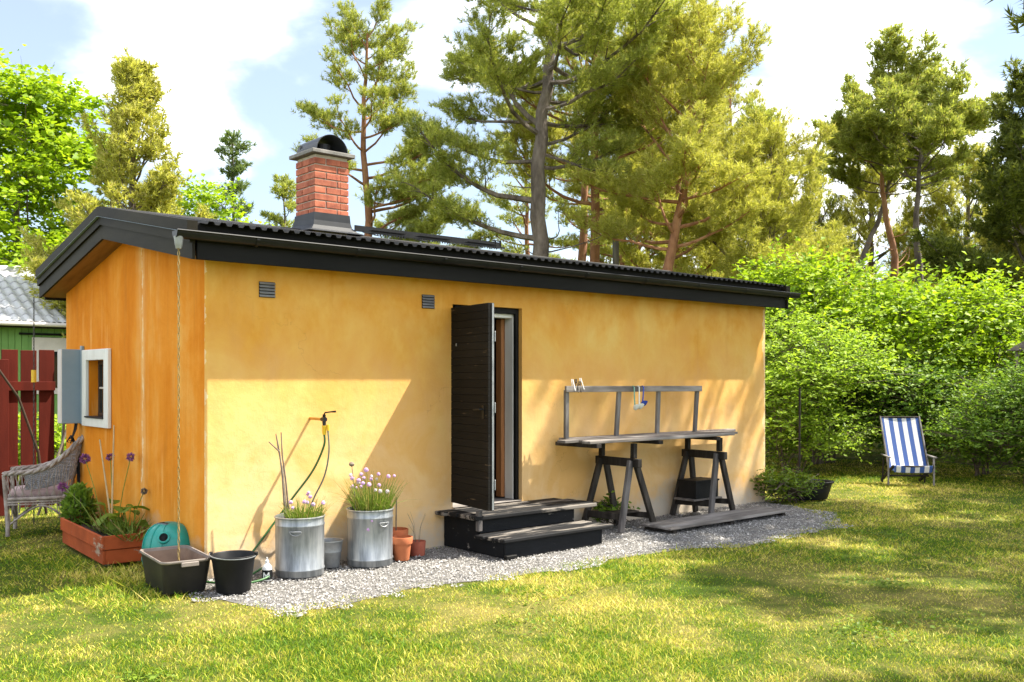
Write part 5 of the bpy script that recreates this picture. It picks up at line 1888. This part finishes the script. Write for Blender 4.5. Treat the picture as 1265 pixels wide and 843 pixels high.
pines['F1'] = pine('bent pine with forked dark trunk, first of the three right pines', (24.39, 8.71), 8.6, 0.17, 0.84, 2.0, 91, L_pine, M_bark, path=((0.05, 0), (0.15, -0.05), (1.0, -0.5), (1.5, -0.9)), nb=18, shape='umbrella', kk=14, low_dead=4, nlen=0.15, width=0.032,
                limbs=[(0.45, R(140), 0.1, 2.4), (0.55, R(120), 0.35, 2.0)])
pines['F2'] = pine('flat topped pine, the middle one of the three right pines', (24.5, 7.3), 9.7, 0.17, 0.82, 2.4, 92, L_pine, M_barkred, path=((0.15, -0.1), (0.3, 0), (0.1, 0.3), (0.2, 0.2)), nb=22, shape='umbrella', kk=14, low_dead=6, nlen=0.15, width=0.032)
pines['F3'] = pine('straight grey trunked pine, last of the three right pines', (23.34, 5.66), 8.6, 0.17, 0.80, 2.2, 93, L_pine, M_bark, path=((-0.05, 0.1), (-0.1, 0.2), (0.05, 0.1)), nb=24, shape='umbrella', kk=14, low_dead=5, nlen=0.15, width=0.032)
pines['R'] = pine('shade-dark near pine cut by the right picture edge above the hedge', (20.4, 1.6), 8.1, 0.17, 0.10, 2.7, 103, L_pineshade, M_bark, nb=64, shape='bushy', pads=0.9, flat=0.5, kk=14, width=0.034, nlen=0.14)
pines['TL'] = pine('pine at the far left edge of which only a branch end shows', (0.7, 21.6), 12.5, 0.17, 0.40, 2.4, 111, L_pineyel, M_barkred, nb=24, shape='open', kk=11)
# small conifers
pines['s1'] = pine('slim dark young pine right of the dense yellowish pine', (10.77, 23.08), 9.4, 0.10, 0.12, 1.15, 121, L_spruce, M_bark, nb=34, shape='cone', name='young_pine', kk=10, nlen=0.16, width=0.034, pads=0.7)
pines['s2'] = pine('small greyish young pine left of the chimney', (12.4, 22.6), 8.2, 0.09, 0.10, 1.3, 122, L_pine, M_bark, nb=28, shape='cone', name='young_pine', kk=10, nlen=0.16, width=0.034, pads=0.7)
# trees filling the wood behind, each one its own
back = [(26.4, 10.9, 1.0, 2.0, 'E', 'green far pine filling the gap left of the bent pine'), (20.6, 13.0, 0.8, 1.9, 'lean', 'slim far pine between the red trunks over the roof'), (23.6, 16.6, 0.95, 0.2, 'D2', 'far pine deep in the wood over the middle of the roof'), (9.2, 21.5, 0.62, 0.5, 's2', 'low young pine in the gap left of the slim dark one'), (18.6, 17.0, 0.85, 1.1, 'lean', 'distant pine showing between the chimney pine and the largest pine'),
        (14.6, 15.6, 0.55, 2.2, 'bushy_left', 'young dense pine low behind the roof walkway'), (19.5, 13.6, 0.9, 3.0, 'C', 'distant pine behind the largest pine and its neighbour'),
        (21.5, 11.8, 0.92, 4.0, 'D2', 'distant pine behind the straight red trunk'), (27.0, 15.0, 1.0, 0.7, 'C', 'far pine deep in the wood behind the roof end'),
        (27.5, 9.6, 1.25, 5.1, 'D3', 'far low pine behind the bent pine'), (29.5, 7.2, 1.3, 2.6, 'D3', 'far bushy pine between the three right pines'),
        (27.2, 4.0, 0.9, 1.7, 'E', 'far pine right of the three right pines'), (22.0, 2.4, 0.95, 3.4, 'D3', 'yellowish pine behind the dark one at the right edge'),
        (18.0, 7.0, 0.8, 5.7, 'D3', 'yellowish low pine above the roof end and the hedge'), (16.2, 19.5, 0.7, 4.4, 's1', 'far slim young pine behind the long branch of the chimney pine')]
for x, y, s, rz, src, lab in back:
    copy_tree(pines[src], (x, y, 0), rz, s, lab)
# a slim pale pole among the trunks
o = obj('wooden_pole', MB().tube([(0, 0, 0), (0, 0, 6.6)], [0.10, 0.075], 12), M_greyv, smooth=60)
o.location = (14.9, 9.6, 0)
tag(o, 'straight pale grey wooden pole between the pine trunks', 'pole')


def broadleaf(label, loc, seed, lmat, clumps, leafL, nspray, per, stems, sprayL=0.45, flat=0.5, name='shrub', cat='shrub', group=None, aspect=0.62, trunk=None, droop=0.0):
    """clumps: (x,y,z,rx,ry,rz) in local space; sprays of leaves spread over each clump"""
    rng = np.random.default_rng(seed)
    rnd = random.Random(seed)
    t = thing(name, label, cat, (loc[0], loc[1], 0), 0, group)
    PP, DD, NN = [], [], []
    tw = MB()
    vol = sum(c[3] * c[4] + c[3] * c[5] + c[4] * c[5] for c in clumps)
    for c in clumps:
        n = max(4, int(nspray * (c[3] * c[4] + c[3] * c[5] + c[4] * c[5]) / vol))
        u = unit(rng.normal(size=(n, 3)))
        u[:, 2] = np.where(u[:, 2] < -0.3, -u[:, 2] * 0.6, u[:, 2])
        rr = rng.uniform(0.45, 1.0, (n, 1)) ** 0.6
        C0 = np.array(c[:3])[None]
        S = np.array(c[3:6])[None]
        # lumpy surface
        ang = np.arctan2(u[:, 1], u[:, 0])
        lump = 0.82 + 0.30 * vnoise(ang * 2.2 + 7, u[:, 2] * 3 + 11, seed)[:, None]
        P0 = C0 + u * S * rr * lump
        d = u + rng.normal(0, 0.45, (n, 3))
        d[:, 2] = d[:, 2] * flat + 0.22 - droop
        d = unit(d)
        Ls = sprayL * rng.uniform(0.5, 1.35, n) * np.where(rng.uniform(0, 1, n) < 0.08, 1.7, 1.0)
        for j in range(per):
            s = (j + rng.uniform(0.2, 1, n)) / per
            sgn = 1 if j % 2 else -1
            side = unit(np.cross(d, np.array([[0, 0, 1.0]]))) * sgn
            ld = d * 0.55 + side * 0.8 + rng.normal(0, 0.3, (n, 3))
            PP.append(P0 + d * (s * Ls)[:, None] - np.array([[0, 0, 1]]) * (0.12 * s * s * Ls)[:, None])
            DD.append(ld)
            nn = rng.normal(0, 0.42, (n, 3)) + u * 0.35
            nn[:, 2] += 0.9
            NN.append(nn)
        for k in range(0, n, 5):
            a, b = P0[k] - d[k] * 0.25, P0[k] + d[k] * Ls[k]
            tw.tube([a, (a + b) / 2, b], [0.006, 0.005, 0.003], 3, cap=False)
    V, F = leaves(rng, np.concatenate(PP), np.concatenate(DD), np.concatenate(NN), leafL, aspect)
    link('crown', np_mesh('crown', V, F), lmat, t)
    for (x0, y0, r_, c) in stems:
        k = clumps[c]
        a = Vector((x0, y0, -0.05))
        e = Vector((k[0], k[1], k[2] + k[5] * 0.3))
        mid = a.lerp(e, 0.5) + Vector((rnd.gauss(0, 0.08), rnd.gauss(0, 0.08), 0.1))
        tw.tube(spline([tuple(a), tuple(mid), tuple(e)], 5), [r_ * (1 - 0.8 * i / 10) for i in range(11)], 7)
    obj('branches' if trunk else 'stems', tw, M_twig, t, smooth=70)
    if trunk:
        obj('trunk', MB().tube([(0, 0, -0.1), (0.05, 0.03, trunk[1] * 0.4), (0.0, 0.0, trunk[1])], [trunk[0] * 1.1, trunk[0], trunk[0] * 0.35], 12), M_bark, t, smooth=70)
    return t


def rand_clumps(seed, n, box, rmin, rmax, shell=None):
    rnd = random.Random(seed)
    out = []
    for k in range(n):
        x, y, z = (rnd.uniform(box[0], box[1]), rnd.uniform(box[2], box[3]), rnd.uniform(box[4], box[5]))
        r = rnd.uniform(rmin, rmax)
        if shell:
            x, y, z = shell(rnd, k, n)
        out.append((x, y, z, r * rnd.uniform(0.9, 1.3), r * rnd.uniform(0.9, 1.3), r * rnd.uniform(0.6, 0.9)))
    return out


def dome(cx, cy, cz, ax, ay, az):
    def f(rnd, k, n):
        while True:
            v = Vector((rnd.gauss(0, 1), rnd.gauss(0, 1), rnd.gauss(0, 1))).normalized()
            if v.z > -0.85:
                break
        q = rnd.uniform(0.45, 1.0) ** 0.5
        return cx + v.x * ax * q, cy + v.y * ay * q, cz + v.z * az * q
    return f


# the bright maple on the left
broadleaf('bright green maple tree at the left edge above the green house', (4.3, 23.6), 201, L_maple,
          rand_clumps(1, 80, (-1, 1, -1, 1, 4, 9), 0.6, 1.0, dome(-0.6, -0.2, 5.6, 3.0, 2.8, 4.6)), 0.19, 6400, 6, [(0.1 * i, 0.05, 0.05, i * 5) for i in range(8)], sprayL=0.7, flat=0.4, name='maple_tree', cat='tree', trunk=(0.2, 7.0), aspect=0.85)
broadleaf('bright green young tree in front of the dense yellowish pine', (8.1, 19.2), 202, L_maple,
          rand_clumps(2, 16, (-1, 1, -1, 1, 1, 5), 0.5, 0.8, dome(0, 0, 4.2, 1.5, 1.4, 2.6)), 0.15, 1500, 6, [(0.05 * i, 0.0, 0.04, i * 3) for i in range(4)], sprayL=0.6, flat=0.45, name='young_tree', cat='tree', trunk=(0.08, 4.0), aspect=0.8)

# hedge along the far side of the lawn
broadleaf('tall bright green shrub behind the cottage corner', (13.2, 2.6), 211, L_hedge,
          rand_clumps(3, 30, (-1, 1, -1, 1, 1, 5), 0.5, 0.85, dome(0, 0, 1.9, 1.1, 1.2, 1.75)), 0.115, 3000, 7, [(0.12 * i - 0.4, 0.05, 0.03, i * 4) for i in range(7)], sprayL=0.55, name='tall_shrub', group='shrubs beyond the lawn', aspect=0.72)
broadleaf('tall bright green shrub rising directly behind the deck chair', (14.75, 1.75), 212, L_hedge,
          rand_clumps(4, 32, (-1, 1, -1, 1, 1, 5), 0.5, 0.85, dome(0, 0, 1.75, 1.5, 1.4, 1.4)), 0.115, 3000, 7, [(0.12 * i - 0.4, 0.05, 0.03, i * 4) for i in range(7)], sprayL=0.55, name='tall_shrub', group='shrubs beyond the lawn', aspect=0.72)
broadleaf('bright green shrub right of the deck chair below the dark pine', (16.1, 0.5), 213, L_hedge,
          rand_clumps(5, 28, (-1, 1, -1, 1, 1, 5), 0.5, 0.8, dome(0, 0, 1.75, 1.7, 1.7, 1.35)), 0.11, 2500, 7, [(0.12 * i - 0.4, 0.05, 0.03, i * 4) for i in range(6)], sprayL=0.5, name='tall_shrub', group='shrubs beyond the lawn', aspect=0.7)
broadleaf('rounded pale small leaved shrub beside the cottage corner', (10.75, 1.75), 214, L_shrub,
          rand_clumps(6, 30, (-1, 1, -1, 1, 1, 5), 0.32, 0.55, dome(0, 0, 1.2, 1.15, 0.95, 1.3)), 0.078, 3000, 9, [(0.1 * i - 0.3, 0.05, 0.02, i * 4) for i in range(7)], sprayL=0.42, name='rounded_shrub', group='shrubs beyond the lawn', aspect=0.55, droop=0.15)
broadleaf('dark green low shrub at the right edge of the lawn', (12.75, -1.25), 215, L_shrubdark,
          rand_clumps(7, 26, (-1, 1, -1, 1, 1, 5), 0.30, 0.5, dome(0, 0, 0.75, 1.1, 0.9, 0.8)), 0.07, 2800, 8, [(0.1 * i - 0.3, 0.05, 0.02, i * 3) for i in range(7)], sprayL=0.42, name='low_shrub', group='shrubs beyond the lawn', aspect=0.6)
broadleaf('loose yellow green shrub with bare twigs right of the deck chair', (13.1, -0.35), 216, L_shrub,
          rand_clumps(8, 14, (-1, 1, -1, 1, 1, 5), 0.25, 0.45, dome(0, 0, 0.7, 0.8, 0.6, 0.65)), 0.07, 900, 7, [(0.1 * i - 0.3, 0.05, 0.02, i * 2) for i in range(6)], sprayL=0.5, name='loose_shrub', group='shrubs beyond the lawn', aspect=0.5)
broadleaf('dark shrub in the shade under the tall ones behind the deck chair', (13.2, 0.95), 217, L_shrubdark,
          rand_clumps(9, 20, (-1, 1, -1, 1, 1, 5), 0.35, 0.55, dome(0, 0, 0.8, 1.0, 0.8, 0.8)), 0.085, 1800, 7, [(0.1 * i - 0.3, 0.05, 0.02, i * 3) for i in range(6)], sprayL=0.45, name='low_shrub', group='shrubs beyond the lawn', aspect=0.6)
broadleaf('leafy weeds growing at the foot of the right cottage corner', (7.52, -0.14), 218, L_herb,
          rand_clumps(10, 12, (-0.25, 0.4, -0.2, 0.15, 0.06, 0.26), 0.10, 0.18), 0.055, 420, 6, [(0.02 * i, 0.0, 0.004, i) for i in range(8)], sprayL=0.18, name='weed_clump', cat='weeds', aspect=0.55)
broadleaf('small green plant under the table beside the steps', (4.42, -0.05), 219, L_shrubdark,
          rand_clumps(11, 5, (-0.15, 0.15, -0.03, 0.0, 0.05, 0.14), 0.07, 0.11), 0.06, 110, 5, [(0.02 * i, 0.0, 0.004, i) for i in range(4)], sprayL=0.14, name='weed_clump', cat='weeds', aspect=0.6)
broadleaf('sunlit bush seen through the gap between fence and cottage', (0.9, 8.2), 220, L_maple,
          rand_clumps(12, 10, (-0.8, 0.8, -0.4, 0.4, 0.2, 0.9), 0.25, 0.4), 0.08, 600, 6, [(0.05 * i, 0.0, 0.01, i) for i in range(5)], sprayL=0.3, name='garden_bush', cat='shrub', aspect=0.6)

# undergrowth of the wood: reads as one mass
rng = np.random.default_rng(77)


def undergrowth():
    n = 52000
    x = rng.uniform(6, 44, n)
    y = rng.uniform(-6, 34, n)
    keep = (x + y * 0.9 > 20.5) & (x > 6)
    x, y = x[keep], y[keep]
    h = 0.35 + 2.0 * vnoise(x * 0.35, y * 0.35, 5) ** 1.5
    z = h * rng.uniform(0.0, 1.0, len(x)) ** 0.6
    P = np.stack([x, y, z], 1)
    D = rng.normal(0, 1, P.shape)
    N = rng.normal(0, 0.5, P.shape) + np.array([[0, 0, 1]])
    V, F = leaves(rng, P, D, N, 0.22, 0.7)
    o = link('undergrowth', np_mesh('undergrowth', V, F), L_under)
    tag(o, 'low green undergrowth filling the wood behind', 'undergrowth', kind='stuff')


undergrowth()

# ------------------------------------------------------------------ trees outside the picture that shade lawn and wall
pines['S'] = pine('tall pine beside the right picture edge, one branch hanging into view', (11.7, -3.5), 12.6, 0.2, 0.60, 2.6, 141, L_pineshade, M_barkred, nb=20, shape='open', pads=0.55, kk=9, low_dead=3, width=0.04, nlen=0.16,
                  limbs=[(0.53, R(163), -0.72, 3.7), (0.56, R(171), -0.62, 3.4)], group='pines outside the picture')
shade = [('A', (10.7, -6.7), 1.1, 1.4, 'airy tall pine outside the picture right of the lawn'),
         ('S', (9.7, -9.7), 0.95, 3.0, 'tall sparse pine outside the picture behind the camera'),
         ('A', (13.6, -5.0), 1.05, 1.2, 'slender pine outside the picture beyond the dark shrub'),
         ('F3', (7.2, -10.6), 1.0, 4.6, 'straight pine outside the picture behind the camera'),
         ('F3', (13.6, -8.4), 1.1, 2.2, 'straight tall pine outside the picture far right of the lawn')]
for src, (x, y), s, rz, lab in shade:
    o = copy_tree(pines[src], (x, y, 0), rz, s, lab)
    o['group'] = 'pines outside the picture'


# ------------------------------------------------------------------ bird feeder at the right edge
bf = thing('bird_feeder', 'roofed dark bird feeder on a post at the right picture edge', 'bird feeder', (13.95, -0.75, 0))
obj('post', MB().beam((0, 0, 0), (0, 0, 1.75), 0.07, 0.07, up=(0, 1, 0)), M_grey, bf)
obj('tray', MB().box(-0.22, 0.22, -0.22, 0.22, 1.751, 1.80, 0.004), M_blackboard, bf)
for sx in (-1, 1):
    for sy in (-1, 1):
        obj('corner_post', MB().box(sx * 0.18 - 0.015, sx * 0.18 + 0.015, sy * 0.18 - 0.015, sy * 0.18 + 0.015, 1.801, 2.03), M_grey, bf)
rf = MB()
rf.add([(-0.3, -0.3, 2.03), (0.3, -0.3, 2.03), (0.3, 0.3, 2.03), (-0.3, 0.3, 2.03), (0, 0, 2.28)], [(3, 2, 1, 0), (0, 1, 4), (1, 2, 4), (2, 3, 4), (3, 0, 4)])
obj('roof', rf, M_greydark, bf)


# ------------------------------------------------------------------ gravel stones and grass
def gravel():
    rg = np.random.default_rng(3)
    n = 48000
    x = rg.uniform(-0.4, 7.5, n)
    y = rg.uniform(-2.0, 0.02, n)
    jx, jy = x + (vnoise(x * 6, y * 6, 1) - 0.5) * 0.3, y + (vnoise(x * 6, y * 6, 2) - 0.5) * 0.3
    k = in_poly(jx, jy, GRAVEL)
    x, y = x[k], y[k]
    n = len(x)
    r = rg.uniform(0.0035, 0.0085, n) * np.where(rg.uniform(0, 1, n) < 0.05, 2.1, 1)
    oct_ = np.array([[1, 0, -0.3], [-1, 0, -0.3], [0, 1, -0.3], [0, -1, -0.3], [0, 0, 1]], float)
    V = oct_[None] * rg.uniform(0.6, 1.25, (n, 5, 1)) * np.array([[[1, 1, 0.65]]]) + rg.normal(0, 0.14, (n, 5, 3))
    a = rg.uniform(0, 2 * PI, n)
    c, s = np.cos(a)[:, None], np.sin(a)[:, None]
    V = np.stack([V[:, :, 0] * c - V[:, :, 1] * s, V[:, :, 0] * s + V[:, :, 1] * c, V[:, :, 2]], -1)
    V = V * r[:, None, None] + np.stack([x, y, -0.010 + r * 0.3 + rg.uniform(0, 0.006, n)], -1)[:, None]
    f = np.array([[0, 2, 4], [2, 1, 4], [1, 3, 4], [3, 0, 4]])
    F = (np.arange(n)[:, None, None] * 5 + f[None]).reshape(-1, 3)
    t = NT('gravel_stones')
    g = t.new('ShaderNodeNewGeometry')
    t.base(t.ramp(g.outputs['Random Per Island'], [(0.0, (0.07, 0.068, 0.067)), (0.30, (0.18, 0.172, 0.164)), (0.6, (0.27, 0.256, 0.24)), (0.8, (0.31, 0.30, 0.30)), (1.0, (0.52, 0.50, 0.475))]))
    t.p.inputs['Roughness'].default_value = 0.85
    o = link('gravel', np_mesh('gravel', V.reshape(-1, 3), F), t.m)
    tag(o, 'pale grey gravel strip along the front of the cottage', 'gravel', kind='stuff')


gravel()


def grass():
    rg = np.random.default_rng(6)
    n = 500000
    rr = 4.0 + (20.0 - 4.0) * rg.uniform(0, 1, n) ** 1.45
    th = R(49.27) + rg.uniform(-R(38), R(38), n)
    x = CAM[0] + rr * np.cos(th)
    y = CAM[1] + rr * np.sin(th)
    jx, jy = x + (vnoise(x * 5, y * 5, 1) - 0.5) * 0.34, y + (vnoise(x * 5, y * 5, 2) - 0.5) * 0.34
    k = ~(in_poly(jx, jy, GRAVEL) & (in_poly(jx, jy - 0.16, GRAVEL) | (rg.uniform(0, 1, n) < 0.25) & in_poly(jx, jy - 0.07, GRAVEL))) & ~((x > -0.02) & (x < 7.47) & (y > -0.02) & (y < 3.62))
    # stay clear of containers that stand on the ground
    for (bx0, bx1, by0, by1) in ((-0.43, -0.05, 1.02, 2.40), (-0.45, -0.12, -0.38, 0.16), (-0.29, 0.08, 0.30, 0.72)):
        k &= ~((x > bx0) & (x < bx1) & (y > by0) & (y < by1))
    k &= (x + y * 0.9 < 17.5)
    x, y, rr = x[k], y[k], rr[k]
    n = len(x)
    thick = vnoise(x * 1.1, y * 1.1, 9) * 0.6 + vnoise(x * 3.7, y * 3.7, 4) * 0.4
    k = rg.uniform(0, 1, n) < 0.35 + thick * 0.9
    x, y, rr, thick = x[k], y[k], rr[k], thick[k]
    n = len(x)
    H = (0.010 + 0.026 * thick) * rg.uniform(0.5, 1.35, n)
    tall = rg.uniform(0, 1, n) < 0.006
    H = np.where(tall, H * 2.4, H)
    # longer tufts against things that the mower cannot reach
    edge = (np.abs(x + 0.22) < 0.5) & (y > -0.55) & (y < 2.6)
    H = np.where(edge & (rg.uniform(0, 1, n) < 0.35), H * 2.0, H)
    w = 0.0021 * (0.55 + rr / 8.0) * rg.uniform(0.7, 1.4, n)
    a = rg.uniform(0, 2 * PI, n)
    lean = rg.uniform(0.3, 1.7, n) * H
    la = rg.uniform(0, 2 * PI, n)
    z0 = -0.033 + (vnoise(x * 0.5, y * 0.5, 3) - 0.5) * 0.05
    z0 = np.where((x > -1.0) & (x < 9.0) & (y > -2.2) & (y < 4.2), -0.022, z0)
    sx, sy = np.cos(a) * w, np.sin(a) * w
    base = np.stack([x, y, z0], 1)
    sd = np.stack([sx, sy, np.zeros(n)], 1)
    tip = base + np.stack([np.cos(la) * lean, np.sin(la) * lean, H * 1.0], 1)
    mid = base + np.stack([np.cos(la) * lean * 0.3, np.sin(la) * lean * 0.3, H * 0.62], 1)
    near = rr < 6.5
    bn, sn, mn, tn = base[near], sd[near], mid[near], tip[near]
    m = len(bn)
    V1 = np.stack([bn - sn, bn + sn, mn + sn * 0.7, mn - sn * 0.7, tn], 1).reshape(-1, 3)
    q = np.arange(m)[:, None] * 5
    F1 = np.concatenate([q + np.array([[0, 1, 2]]), q + np.array([[0, 2, 3]]), q + np.array([[3, 2, 4]])], 0)
    bf_, sf_, tf_ = base[~near], sd[~near] * 1.3, tip[~near]
    V2 = np.stack([bf_ - sf_, bf_ + sf_, tf_], 1).reshape(-1, 3)
    F2 = np.arange(len(V2)).reshape(-1, 3) + len(V1)
    V, F = np.concatenate([V1, V2]), np.concatenate([F1, F2])
    o = link('grass', np_mesh('grass', V, F), L_grass)
    tag(o, 'short patchy lawn grass, green and straw coloured', 'grass', kind='stuff')
    print('grass blades', n)


grass()


def lawn_weeds():
    rg = np.random.default_rng(15)
    PP, DD = [], []
    for k in range(60):
        r_, a_ = rg.uniform(4.6, 12), R(49.27) + rg.uniform(-R(34), R(34))
        cx_, cy_ = CAM[0] + r_ * math.cos(a_), CAM[1] + r_ * math.sin(a_)
        if cy_ > -1.9 and -0.6 < cx_ < 7.8:
            continue
        n = int(rg.uniform(20, 90))
        q = rg.normal(0, rg.uniform(0.05, 0.16), (n, 2))
        PP.append(np.stack([cx_ + q[:, 0], cy_ + q[:, 1], rg.uniform(-0.02, 0.012, n)], 1))
        d = rg.normal(0, 1, (n, 3))
        d[:, 2] = rg.uniform(0.0, 0.5, n)
        DD.append(d)
    P, D = np.concatenate(PP), np.concatenate(DD)
    N = rg.normal(0, 0.3, P.shape) + np.array([[0, 0, 1]])
    V, F = leaves(rg, P, D, N, 0.032, 0.7)
    o = link('lawn_weeds', np_mesh('lawn_weeds', V, F), L_herb)
    tag(o, 'low clover and weed leaves scattered in the lawn', 'weeds', kind='stuff')


lawn_weeds()
